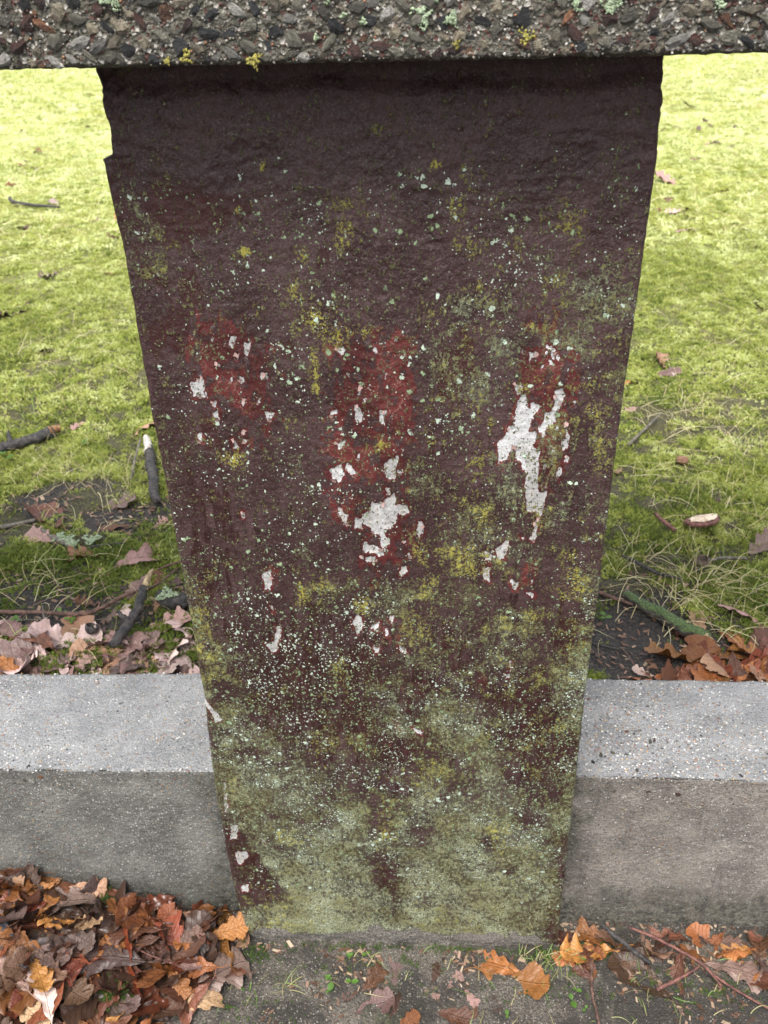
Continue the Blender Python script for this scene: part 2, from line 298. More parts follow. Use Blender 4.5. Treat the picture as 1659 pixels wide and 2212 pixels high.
    h = s.add(s.mul(s.sub(1.0, rmask), 0.28), s.mul(s.sub(1.0, wmask), 0.40)); h = s.add(h, s.mul(s.sub(1.0, mmask), 0.15))
    h = s.add(h, s.add(s.mul(mf, 0.9), s.mul(hf, 0.45))); h = s.add(h, s.add(s.mul(gmask, 0.35), s.mul(mm, 0.5)))
    s.bump(h, 0.0015)
    return s.fin(c, rough, 0.32)

def build_pillar():
    M = make_pillar_material()
    xs = np.linspace(0, 1, 340); nz = 880
    z = np.linspace(-0.05, PZT, nz)
    L = np.interp(z, *zip(*OUT_L)); R = np.interp(z, *zip(*OUT_R))
    L = L + 0.0004*fbm(z*120, z*0+3.1, 5, 3); R = R + 0.0004*fbm(z*120, z*0+8.1, 9, 3)
    upper = sstep(z, 0.88, 0.93)
    L = L + upper*0.0014*fbm(z*170, z*0+1.1, 15, 4, 0.6); R = R + sstep(z, .90, .93)*0.0008*fbm(z*150, z*0+5.1, 19, 4, 0.6)
    # ring: front (340), right side (24), back (30), left side (24)
    F = np.stack([xs, np.zeros_like(xs)], 1); k = np.linspace(0, 1, 26)[1:-1]
    Rr = np.stack([np.ones(24), k], 1); B = np.stack([np.linspace(1, 0, 30), np.ones(30)], 1); Ll = np.stack([np.zeros(24), k[::-1]], 1)
    ring = np.concatenate([F, Rr, B, Ll]); nu = len(ring)
    U = np.tile(ring[:, 0], nz); V = np.tile(ring[:, 1], nz); Z = np.repeat(z, nu); LL = np.repeat(L, nu); RR = np.repeat(R, nu)
    # rounded arrises
    X = LL + (RR-LL)*U
    Y = PY0 + (PY1-PY0)*V
    front = (V == 0)
    d = np.minimum(X-LL, RR-X)
    rad = 0.0028*(1+0.8*fbm(Z*60, X*3+2, 3, 3)); rad = np.clip(rad, 0.001, 0.006)
    edge = np.clip(1-d/rad, 0, 1)
    Y = Y + front*(rad*(1-np.sqrt(np.clip(1-edge**2, 0, 1))))
    # relief of the face
    strk = fbm(X*330, Z*45, 61, 4, 0.6); chipn = fbm(X*95, Z*110, 62, 5, 0.62); big = fbm(X*40, Z*30, 63, 5, 0.6)
    # signed distance to the bare patches (mm, clipped)
    px = X*1e4; pz = Z*1e4; sd = np.full(len(px), -6.0)
    fi = np.where(front)[0]
    wx = px + 20*fbm(X*210, Z*190, 51, 4, .6); wz = pz + 34*fbm(X*260+9, Z*110, 52, 4, .6)
    for poly in WHITE:
        p = np.array(poly, float); lo = p.min(0)-60; hi = p.max(0)+60
        m = fi[(wx[fi] > lo[0]) & (wx[fi] < hi[0]) & (wz[fi] > lo[1]) & (wz[fi] < hi[1])]
        if not len(m): continue
        qx = wx[m]; qz = wz[m]; inside = np.zeros(len(m), bool); dist = np.full(len(m), 1e9)
        for a, b in zip(p, np.roll(p, -1, 0)):
            e = b-a; wxx = qx-a[0]; wzz = qz-a[1]; tt = np.clip((wxx*e[0]+wzz*e[1])/(e@e+1e-9), 0, 1)
            dist = np.minimum(dist, np.hypot(wxx-e[0]*tt, wzz-e[1]*tt))
            cnd = (a[1] > qz) != (b[1] > qz)
            xi = a[0]+(qz-a[1])/(b[1]-a[1]+1e-12)*e[0]
            inside ^= cnd & (qx < xi)
        s_ = np.where(inside, dist, -dist)/10.0
        sd[m] = np.maximum(sd[m], s_)
    sd = np.clip(sd, -6, 6)
    n = 0.0011*fbm(X*9, Z*9, 21, 3)-0.00075*sstep(sd, -.4, .4)+0.00022*strk+0.00050*fbm(X*210, Z*230, 23, 3, .6) + 0.00045*fbm(X*70, Z*70, 22, 4, 0.6)
    rip = sstep(Z, .80, .87)*(1-sstep(Z, .925, .95)) * (0.5+0.5*sstep(X, -.12, -.02))
    n = n + rip*0.0011*np.abs(fbm(X*28+Z*9, Z*170+fbm(X*20, Z*20, 4, 2)*3, 31, 3, 0.55))
    n = n + sstep(Z, .62, .72)*(1-sstep(Z, .85, .9))*0.0005*np.abs(fbm(X*140, Z*160, 37, 3))
    blob = sstep(fbm(X*55, Z*70, 41, 3), 0.10, 0.34)
    n = n + sstep(Z, .86, .90)*blob*0.0009
    # broken upper left corner
    chip = sstep(Z, .9015, .9055)*(1-sstep(X+0.214+0.012*fbm(Z*50, X*30, 7, 3), 0.012, 0.028))
    n = n - chip*(0.0045+0.003*fbm(X*90, Z*90, 11, 4, 0.6))
    # recessed neck under the slab
    n = n - sstep(Z+0.0060*fbm(X*14, X*0, 14, 5, .6), .936, .950)*0.006
    # broken foot
    foot = (1-sstep(Z, 0.0, 0.02+0.012*fbm(X*40, Z*10, 8, 3)))
    n = n - foot*(0.003+0.003*fbm(X*80, Z*80, 12, 4))
    Y = Y - n*front*(1-0.6*edge)
    X = X + (~front)*0.0006*fbm(Y*60, Z*60, 44, 3)*np.where((V > 0) & (V < 1), 1, 0)
    P = np.stack([X, Y, Z], 1)
    me = mesh_np('painted_concrete_pillar', P, grid_faces(nu, nz, True), True)
    fattr(me, 'bare', sd)
    def blobs(lst, p=2.0):
        acc = np.zeros(len(px))
        for cx, cz, rx, rz, st in lst:
            if st <= 0: continue
            q = ((px-cx)/(rx*1.2))**2+((pz-cz)/(rz*1.2))**2
            g = st*np.exp(-q**(p/2)*0.75)
            acc = 1-(1-np.clip(acc, 0, 1))*(1-np.clip(g, 0, 0.999)) if p < 3 else np.maximum(acc, g)
        return acc
    fr = front.astype(float)
    n01 = lambda a, g=1.3: np.clip(0.5+a*g, 0, 1)
    fattr(me, 'tone', n01(big, 1.6)); fattr(me, 'streak', n01(strk, 1.2)*(0.35+0.65*(1-sstep(Z, .62, .72))))
    red = blobs(RED, 4)*0.78*fr; cl0 = n01(fbm(X*45, Z*32, 97, 4, .65), 2.2)
    red = red+0.42*fbm(X*240, Z*70, 64, 4, .6)*(red > .02)+0.55*chipn*(red > .02)+.10*big
    red = np.maximum(red, np.clip(0.95+sd*0.20, 0, 0.85)*(sd > -5.5))
    red = red*(1-sstep(Z, .86, .9))
    fattr(me, 'red', red)
    fattr(me, 'maroon', blobs(MAROON, 4)*0.70*fr+0.04+0.14*(1-sstep(Z, .45, .6))+0.95*strk*(1-sstep(Z, .6, .75)*.6)+0.75*big+.3*chipn)
    dust = sstep(X, -.03, .06)*sstep(Z, .22, .40)*(1-sstep(Z, .82, .88))*.15+.10*sstep(Z, .2, .3)*(1-sstep(Z, .8, .88))
    fattr(me, 'yellow', np.maximum(blobs(YELLOW, 2)*0.88, dust*(0.4+1.2*cl0))*fr+0.55*chipn+0.30*strk-.06)
    g = blobs(GREEN, 2)*.80+.46*(1-sstep(Z, .02, .27+.10*fbm(X*60, X*0, 88, 4, .6)))
    g = np.where(front, g, 0.25+0.5*(1-sstep(Z, 0.1, 0.5)))
    Xn = X+.010*fbm(X*45, Z*45, 77, 4, .65); Zn = Z+.02*fbm(X*30, Z*30, 78, 4, .6)
    dk = sstep(-.186+(.17-Z)*.36-Xn, -.004, .006)*(1-sstep(Zn, .20, .26))*sstep(Zn, .055, .085)*(1-sstep(Xn, -.155, -.148))
    g = g*(1-0.80*dk)*(1-.45*sstep(Xn, .138, .156)*(1-sstep(Z, .16, .26)))
    gb = fbm(X*26, Z*26, 65, 4, .6)
    dustg = (sstep(X, -.05, .07)*sstep(Z, .25, .4)*(1-sstep(Z, .80, .90))*.21+.08*(1-sstep(Z, .78, .88)))*(.3+1.3*n01(fbm(X*30, Z*20, 131, 4, .65), 2.2))
    drip = blobs([(-380, 1230, 110, 330, .9), (-440, 2050, 120, 600, .9), (-350, 3100, 260, 420, .9), (-900, 3300, 300, 300, .7), (1000, 3300, 330, 450, .9), (1150, 2700, 160, 300, .7), (250, 3350, 120, 350, .8), (100, 900, 160, 120, .5), (-1500, 3700, 300, 500, .6), (900, 1500, 150, 90, .6)], 2)
    g = g*(1-.9*drip*(.5+cl0))
    g = np.maximum(g, dustg)*(1-.85*sstep(sd, -1.5, 0.2)*(Z > .3))
    fattr(me, 'green', g*0.80+0.55*gb*sstep(g, .02, .3)+0.45*chipn+.25*strk*(g < .8)-.08)
    fattr(me, 'gtone', n01(fbm(X*34, Z*34, 66, 4, .6), 1.8))
    cl = n01(fbm(X*38, Z*30, 67, 4, .65), 2.6)
    mnt = ((blobs(MINT, 2)+.22*sstep(Z, .10, .2)*(1-sstep(Z, .42, .55)))*fr*(1-.35*sstep(Z, .70, .80))+0.02)*(0.40+1.45*cl)
    fattr(me, 'mint', mnt*(1-0.97*sstep(Z, .865, .915)))
    fattr(me, 'foot', sstep(.026+.05*fbm(X*14, Z*14, 68, 4, .6)-Z, -.018, .014))
    o = link('painted_pillar', me, M, None, label='upright concrete pillar with peeling dark red paint and lichen under the pebbled slab', category='pillar')
    return o
pillar = build_pillar()
def flake_mat():
    s = NT('lifted_paint_flake'); n = s.noise(300, 4, .6); gb = s.t.nodes.new('ShaderNodeNewGeometry').outputs['Backfacing']
    c = s.mix(s.step(n, .4, .6), (.050, .0105, .010), (.10, .020, .018)); c = s.mix(gb, c, (.26, .17, .15)); s.bump(n, .0006); return s.fin(c, .5, .25)
FLM = flake_mat()
def add_flakes():
    r = np.random.default_rng(12); k = 0
    for poly in WHITE[:72]:
        p = np.array(poly, float)
        if k > 70: break
        for _ in range(1 if len(p) < 8 else 4):
            i = int(r.integers(len(p))); a, b = p[i], p[(i+1) % len(p)]; c = (a+(b-a)*r.random())/1e4; cen = p.mean(0)/1e4
            out = (c-cen)/(np.linalg.norm(c-cen)+1e-6); size = r.uniform(.0018, .0042); nU, nV = 7, 7
            U, V = np.meshgrid(np.linspace(0, 1, nU), np.linspace(-1, 1, nV)); w = (.5+.35*fbm(U*2+k, V*0+k, k, 2))*(1-.45*U)
            x = U*size; y = V*w*size*.8; z = r.uniform(.25, .6)*size*U**2+.0002
            px = c[0]+out[0]*.0008-out[0]*x-out[1]*y; pz = c[1]+out[1]*.0008-out[1]*x+out[0]*y
            P = np.stack([px, PY0-.0004-z+0*px, pz], -1).reshape(-1, 3)
            back = P+np.array([0, .00025, 0]); F = grid_faces(nU, nV); me = mesh_np('paint_flake', np.concatenate([P, back]), np.concatenate([F[:, ::-1] if out[0]*0 else F, F[:, ::-1]+len(P)]), True)
            link('paint_flake', me, FLM, pillar); k += 1
add_flakes()

# ------------------------------------------------------------------ stones (shared meshes)
def stone_mesh(name, seed, sub=2, flat=0.75, jag=0.22):
    r = np.random.default_rng(seed); bm = bmesh.new(); bmesh.ops.create_icosphere(bm, subdivisions=sub, radius=1)
    cuts = [(Vector(r.normal(size=3)).normalized(), r.uniform(0.42, 0.8)) for _ in range(9)]
    for v in bm.verts:
        for n, d in cuts:
            k = v.co.dot(n)
            if k > d: v.co -= n*(k-d)*0.85
        v.co *= 1+jag*float(r.normal())*0.38
        v.co.z *= flat; v.co.y *= 0.85
    me = bpy.data.meshes.new(name); bm.to_mesh(me); bm.free()
    return me
def stone_material(name, c1, c2, rough=0.55):
    s = NT(name); n = s.noise(2.2, 5, 0.65); n2 = s.noise(9, 4, 0.7); r = s.objrand()
    c = s.mix(s.step(n, 0.35, 0.65), c1, c2); c = s.mix(s.mul(s.step(n2, 0.48, 0.62), 0.6), c, (0.045, 0.043, 0.032))
    v = s.rng(r, 0, 1, 0.3, 1.1); c = s.mix(1.0, c, s.ramp(v, [(0, (0, 0, 0)), (1, (1, 1, 1))]), 'MULTIPLY') if False else c
    hs = s.t.nodes.new('ShaderNodeHueSaturation'); s.put(hs.inputs['Color'], c); s.put(hs.inputs['Value'], v); 
    s.bump(s.add(n, n2), 0.0030); return s.fin(hs.outputs[0], rough)
STM = [stone_material('stone_tan', (0.19, 0.155, 0.10), (0.43, 0.37, 0.27), 0.6), stone_material('stone_grey', (0.12, 0.112, 0.082), (0.29, 0.27, 0.21), 0.6),
       stone_material('stone_blue_black', (0.020, 0.022, 0.026), (0.045, 0.047, 0.052), 0.42), stone_material('stone_red_brown', (0.055, 0.022, 0.018), (0.11, 0.042, 0.032), 0.5),
       stone_material('stone_white', (0.36, 0.34, 0.30), (0.52, 0.50, 0.46), 0.5), stone_material('stone_orange', (0.24, 0.09, 0.04), (0.33, 0.16, 0.08), 0.55)]
STW = [0.34, 0.26, 0.14, 0.13, 0.10, 0.03]
STONES = {}
for mi in range(6):
    for k in range(5):
        me = stone_mesh('stone', 100+k*7+mi); me.materials.append(STM[mi]); STONES[mi, k] = me
def merged_stones(name, pts, rad, squash, parent, mat, seed, sub=1, normal='y', **props):
    """many tiny stones in one mesh; pts (n,3)"""
    r = np.random.default_rng(seed); base = []
    for k in range(6):
        me = stone_mesh('tmp', seed+k, sub); v = np.array([x.co[:] for x in me.vertices]); f = np.array([p.vertices[:] for p in me.polygons]); base.append((v, f)); bpy.data.meshes.remove(me)
    V = []; Fc = []; off = 0; C = []
    for k in range(6):
        idx = np.where(np.arange(len(pts)) % 6 == k)[0]
        if not len(idx): continue
        v, f = base[k]; a = r.uniform(0, 2*np.pi, len(idx)); c, s = np.cos(a), np.sin(a)
        vv = np.repeat(v[None], len(idx), 0)*rad[idx, None, None]
        st = r.uniform(0.6, 1.3, len(idx))[:, None]; x0, y0, z0 = vv[..., 0]*st, vv[..., 1], vv[..., 2]*squash
        u = x0*c[:, None]-y0*s[:, None]; w = x0*s[:, None]+y0*c[:, None]
        q = np.stack([u, -z0, w], -1) if normal == 'y' else np.stack([u, w, z0], -1)
        q = q+pts[idx][:, None]
        V.append(q.reshape(-1, 3)); Fc.append((f[None]+(np.arange(len(idx))*len(v))[:, None, None]+off).reshape(-1, 3)); off += len(idx)*len(v)
        C.append(np.repeat(r.random(len(idx)), len(v)))
    me = mesh_np(name, np.concatenate(V), np.concatenate(Fc)); fattr(me, 'tint', np.concatenate(C))
    return link(name, me, mat, parent, **props)
def pebble_material(name, stops, rough=0.6):
    s = NT(name); n = s.noise(900, 3, 0.6)
    c = s.ramp(s.attr('tint'), stops, 'CONSTANT'); c = s.mix(s.mul(s.step(n, 0.5, 0.7), 0.4), c, (0.05, 0.045, 0.04))
    return s.fin(c, rough)

# ------------------------------------------------------------------ slab of exposed aggregate
SY0, SY1, SZ0, SZ1 = 0.541, 0.875, 0.9602, 1.036
def build_slab():
    s = NT('aggregate_mortar'); n = s.noise(90, 6, 0.7); f = s.noise(900, 4, 0.7); g = s.noise(30, 4, 0.6)
    vv = s.voro(420, s.warp(0.002, 500)); 
    c = s.mix(s.step(n, 0.35, 0.65), (0.055, 0.050, 0.036), (0.145, 0.132, 0.10)); c = s.mix(s.mul(s.step(g, 0.5, 0.7), 0.5), c, (0.09, 0.095, 0.05))
    c = s.mix(s.step(f, 0.45, 0.62), s.mix(0.5, c, (0.025, 0.022, 0.02)), c)
    c = s.mix(s.step(s.sep(vv.outputs['Color'])[0], 0.86, 0.88), c, (0.32, 0.30, 0.26)); c = s.mix(s.step(s.sep(vv.outputs['Color'])[1], 0.90, 0.92), c, (0.07, 0.028, 0.02))
    s.bump(s.add(s.mul(n, 0.8), s.add(s.mul(f, 0.3), vv.outputs['Distance'])), 0.0022)
    M = s.fin(c, 0.85)
    # closed body: rounded section swept along x
    x = np.concatenate([np.linspace(-1.6, -0.52, 30), np.linspace(-0.5, 0.5, 420), np.linspace(0.52, 1.6, 30)])
    zz = np.linspace(SZ0, SZ1, 34); yb = np.linspace(SY0, SY1, 30)
    ring = [(SY0, z) for z in zz] + [(y, SZ1) for y in yb[1:]] + [(SY1, z) for z in zz[::-1][1:]] + [(y, SZ0) for y in yb[::-1][1:-1]]
    ring = np.array(ring); nr = len(ring); nx = len(x)
    X = np.repeat(x, nr); Y = np.tile(ring[:, 0], nx); Z = np.tile(ring[:, 1], nx)
    cy, cz = (SY0+SY1)/2, (SZ0+SZ1)/2
    ny = np.where(np.isclose(Y, SY0), -1.0, np.where(np.isclose(Y, SY1), 1.0, 0)); nz_ = np.where(np.isclose(Z, SZ0), -1.0, np.where(np.isclose(Z, SZ1), 1.0, 0))
    d = 0.0016*fbm(X*110, (Z+Y)*110, 61, 4, 0.6)
    corner = (ny != 0) & (nz_ != 0); d = d - corner*0.0022
    Y = Y+ny*d; Z = Z+nz_*d*0.8
    slab = link('concrete_slab', mesh_np('concrete_slab', np.stack([X, Y, Z], 1), grid_faces(nr, nx, True), True), M, None,
                label='thick concrete slab of coarse coloured pebbles lying across the red pillar top', category='concrete slab')
    # dart throwing on the front face
    cells = {}
    pts = []
    def ok(xc, zc, r):
        for (a, b, q) in pts:
            if abs(a-xc) < 0.02 and (a-xc)**2+((b-zc))**2 < ((q+r)*0.80)**2: return False
        return True
    # named big stones seen in the slab
    for (a, b, q, m, st, rot) in [(-.183, .990, .0055, 3, 1.3, .3), (-.1544, .9655, .0052, 2, 1.0, 0), (-.139, .9705, .0068, 2, 1.0, .4), (-.0319, .9806, .0055, 2, 1.6, .1), (-.0634, .9735, .0058, 3, 1.5, .3), (-.0290, .9893, .0045, 4, 0.7, 1.2),
                                  (.0545, .9810, .0080, 2, 0.8, 1.3), (.088, .9858, .0048, 4, 1.0, 0), (.0995, .9800, .0062, 3, .9, 0.5), (.126, .973, .0048, 2, 1, 0), (-.232, .972, .006, 3, 1.3, -.3), (-.118, .965, .0042, 4, 1, 0),
                                  (.045, .9695, .0035, 5, 1.2, 0), (.0245, .9655, .004, 5, .9, 1), (-.205, .988, .007, 0, 1, 0), (-.17, .982, .006, 0, 1.3, .5), (-.075, .983, .005, 4, .6, 1.2), (.0715, .9705, .006, 0, 1.3, .3), (.01, .9795, .0055, 2, 1, .2),
                                  (-.006, .972, .005, 1, 1.2, .1), (.006, .964, .0045, 3, .9, .1), (.155, .975, .006, 1, 1.2, .2)]:
        pts.append((a, b, q)); cells[len(pts)-1] = (m, st, rot)
    rs = np.sort(RNG.uniform(0.0016, 0.0058, 5200)**1.0)[::-1]
    for r in rs:
        for _ in range(6):
            xc = RNG.uniform(-0.42, 0.36); zc = RNG.uniform(SZ0+0.0012, SZ1-0.001)
            if zc-r*1.05 < SZ0+0.0004: continue
            if ok(xc, zc, r): pts.append((xc, zc, r)); break
    order = sorted(range(len(pts)), key=lambda i: -pts[i][2]*(1.0 if (-.27 < pts[i][0] < .21 and pts[i][1] < .998) or i in cells else 0.01))
    big = order[:285]; rest = order[285:]
    for i in big:
        xc, zc, r = pts[i]
        m, st, rot = cells.get(i, (int(RNG.choice(6, p=STW)), RNG.uniform(0.9, 2.3), RNG.uniform(-0.9, 0.9)))
        o = link('stone', STONES[m, random.randrange(5)], None, slab)
        o.location = (xc, SY0+r*0.20, zc)
        o.rotation_euler = (math.pi/2+RNG.uniform(-.25, .25), RNG.uniform(-.25, .25)+rot, RNG.uniform(-.2, .2))
        o.scale = (r*st**0.5*1.02, r/st**0.5*1.05, r*0.95)
    R_ = np.array([pts[i][2] for i in rest]); P_ = np.array([(pts[i][0], SY0+pts[i][2]*0.15, pts[i][1]) for i in rest])
    PM = pebble_material('small_pebbles', [(0, (0.16, 0.14, 0.11)), (.28, (0.22, 0.20, 0.165)), (.5, (0.12, 0.112, 0.095)), (.66, (0.032, 0.033, 0.036)), (.80, (0.075, 0.03, 0.023)), (.92, (0.38, 0.36, 0.32)), (.97, (0.24, 0.11, 0.05))])
    merged_stones('small_pebbles', P_, R_*1.05, 0.8, slab, PM, 5, 2, 'y', kind='stuff')
    # sharp little grit standing in the mortar
    n = 5200; q = np.stack([RNG.uniform(-.42, .36, n), np.full(n, SY0-0.0004), RNG.uniform(SZ0+.0016, SZ1, n)], 1)
    merged_stones('grit', q, RNG.uniform(0.0005, 0.0014, n), 0.8, slab, PM, 15, 1, 'y', kind='stuff')
    return slab
slab = build_slab()

# foliose lichen rosettes: little lobed crusts
def lichen_mat(name, c1, c2):
    s = NT(name); n = s.noise(260, 4, 0.6); c = s.mix(s.step(n, 0.35, 0.65), c1, c2); s.bump(n, 0.001); return s.fin(c, 0.95)
LM_MINT = lichen_mat('mint_lichen', (0.15, 0.19, 0.11), (0.30, 0.37, 0.24)); LM_YEL = lichen_mat('yellow_lichen', (0.14, 0.12, 0.025), (0.28, 0.25, 0.055))
def lichen_patch(name, cen, rad, n, mat, parent, axis='y', seed=0, lob=0.0010, **props):
    r = np.random.default_rng(seed); a = r.uniform(0, 2*np.pi, n); d = np.sqrt(r.random(n))*rad*(0.75+0.35*np.sin(a*3+seed)); 
    keep = fbm(np.cos(a)*d*260+seed, np.sin(a)*d*260, seed, 2) > -0.28; keep = keep if keep.sum() > 6 else np.ones(n, bool); a = a[keep]; d = d[keep]; n = len(a)
    V = []; F = []
    for i in range(n):
        k = 7; ang = np.linspace(0, 2*np.pi, k, endpoint=False)+r.uniform(0, 6); rr = lob*r.uniform(0.5, 1.2)*(0.75+0.45*r.random(k))
        th = a[i]+r.normal()*0.5
        u = np.cos(ang)*rr*1.35; w = np.sin(ang)*rr*0.85; uu = u*np.cos(th)-w*np.sin(th); ww = u*np.sin(th)+w*np.cos(th)
        hh = r.uniform(0.1, 1.1)*lob*0.6
        ring = np.stack([uu+np.cos(a[i])*d[i], ww+np.sin(a[i])*d[i], np.full(k, hh)+r.uniform(-.3, .3, k)*lob*.5], 1)
        base = ring.copy(); base[:, 2] = -0.0004; base[:, :2] = (base[:, :2]-base[:, :2].mean(0))*0.7+base[:, :2].mean(0)
        o = len(V)*1; cidx = sum(len(x) for x in V); V.append(np.concatenate([ring, base, [[ring[:, 0].mean(), ring[:, 1].mean(), hh*1.15]]]))
        for j in range(k):
            j2 = (j+1) % k; F.append((cidx+j, cidx+j2, cidx+2*k)); F.append((cidx+k+j, cidx+k+j2, cidx+j2)); F.append((cidx+k+j, cidx+j2, cidx+j))
    V = np.concatenate(V)
    V = np.stack([V[:, 0]+cen[0], -V[:, 2]+cen[1], V[:, 1]+cen[2]], 1) if axis == 'y' else V+np.array(cen)
    me = mesh_np(name, V, np.array(F)); return link(name, me, mat, parent, **props)
for i, (x, z, r, n, m) in enumerate([(-.1735, .9955, .0115, 150, LM_MINT), (-.002, .983, .010, 130, LM_MINT), (.0055, .9925, .007, 60, LM_MINT), (-.053, .992, .005, 40, LM_MINT), (-.0455, .9845, .0035, 22, LM_MINT), (-.034, .9808, .003, 20, LM_MINT),
                                     (.0145, .9805, .007, 60, LM_MINT), (.082, .988, .008, 70, LM_MINT), (.100, .985, .009, 80, LM_MINT), (.068, .9905, .004, 26, LM_MINT), (-.0605, .9735, .0028, 14, LM_MINT), (-.1345, .9655, .0062, 60, LM_YEL), (-.146, .9635, .003, 20, LM_YEL),
                                     (-.096, .9628, .0075, 60, LM_YEL), (.0175, .9690, .004, 16, LM_YEL), (.055, .972, .008, 26, LM_YEL), (.158, .985, .006, 26, LM_MINT)]):
    lichen_patch('lichen_rosette', (x, SY0-0.0014, z), r*.66, int(n*1.5), m, slab, 'y', 300+i, 0.00070)
for i, (x, z, r, n, m) in enumerate([(.0, .0, 0, 0, None)]): pass

# ------------------------------------------------------------------ kerb walls left and right of the pillar
KZ = 0.2614
def kerb_material(name, top, face, speck, side):
    s = NT(name); t = s.tc.outputs['Object']; N = s.sep(s.t.nodes.new('ShaderNodeNewGeometry').outputs['Normal'])[2]
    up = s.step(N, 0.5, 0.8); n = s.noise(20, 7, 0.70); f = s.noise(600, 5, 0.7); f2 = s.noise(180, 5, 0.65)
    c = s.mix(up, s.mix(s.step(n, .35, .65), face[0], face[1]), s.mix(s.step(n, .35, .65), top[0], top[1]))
    c = s.mix(s.mul(s.step(f, 0.46, 0.66), s.mix(up, (0.8,)*3, (0.55,)*3)), c, s.mix(up, (0.045, 0.042, 0.035), (0.085, 0.085, 0.085)))  # dark grit specks, stronger on faces: the grit's micro-shadow put into the colour
    v = s.voro(330, s.warp(0.002, 500)); r, g, b = s.sep(v.outputs['Color'])[:3]; ins = s.sub(1.0, s.step(v.outputs['Distance'], 0.28, 0.40))
    pc = s.ramp(g, [(0, (0.45, 0.44, 0.41)), (.42, (0.35, 0.25, 0.14)), (.60, (0.20, 0.09, 0.05)), (.70, (0.06, 0.065, 0.075)), (.85, (0.52, 0.50, 0.47)), (.95, (0.30, 0.22, 0.16))], 'CONSTANT')
    c = s.mix(s.mul(ins, s.step(r, speck, speck+0.02)), c, pc)
    v2 = s.voro(900); c = s.mix(s.mul(s.step(s.sep(v2.outputs['Color'])[0], 0.80, 0.82), s.sub(1.0, s.step(v2.outputs['Distance'], .3, .45))), c, (0.42, 0.40, 0.37))
    z = s.sep(t)[2]; x = s.sep(t)[0]
    # damp green-black growth low on the face and in the corner by the pillar
    wobble = s.mul(s.sub(s.noise(22, 5, 0.62), 0.5), 0.16)
    low = s.sub(1.0, s.step(s.add(z, wobble), 0.015, 0.10))
    near = s.sub(1.0, s.step(s.add(s.mul(s.add(x, 0.222 if side < 0 else -0.165), side), wobble), -0.01, 0.035))
    dirt = s.mul(s.math('MAXIMUM', low, near), s.sub(1.0, up))
    c = s.mix(s.mul(dirt, s.rng(f2, 0.35, 0.6, 0.95, 0.45)), c, s.mix(s.step(f2, .4, .6), (0.022, 0.022, 0.015), (0.06, 0.065, 0.035)))
    streaks = s.mul(s.step(s.noise(1.0, 5, 0.6, s.mapv((60, 60, 9))), 0.58, 0.72), s.sub(1.0, up))
    c = s.mix(s.mul(streaks, 0.5), c, (0.035, 0.033, 0.028))
    s.bump(s.add(s.add(s.mul(f, 0.5), s.mul(f2, 0.9)), s.mul(ins, 0.35)), 0.0055)
    return s.fin(c, 0.85)
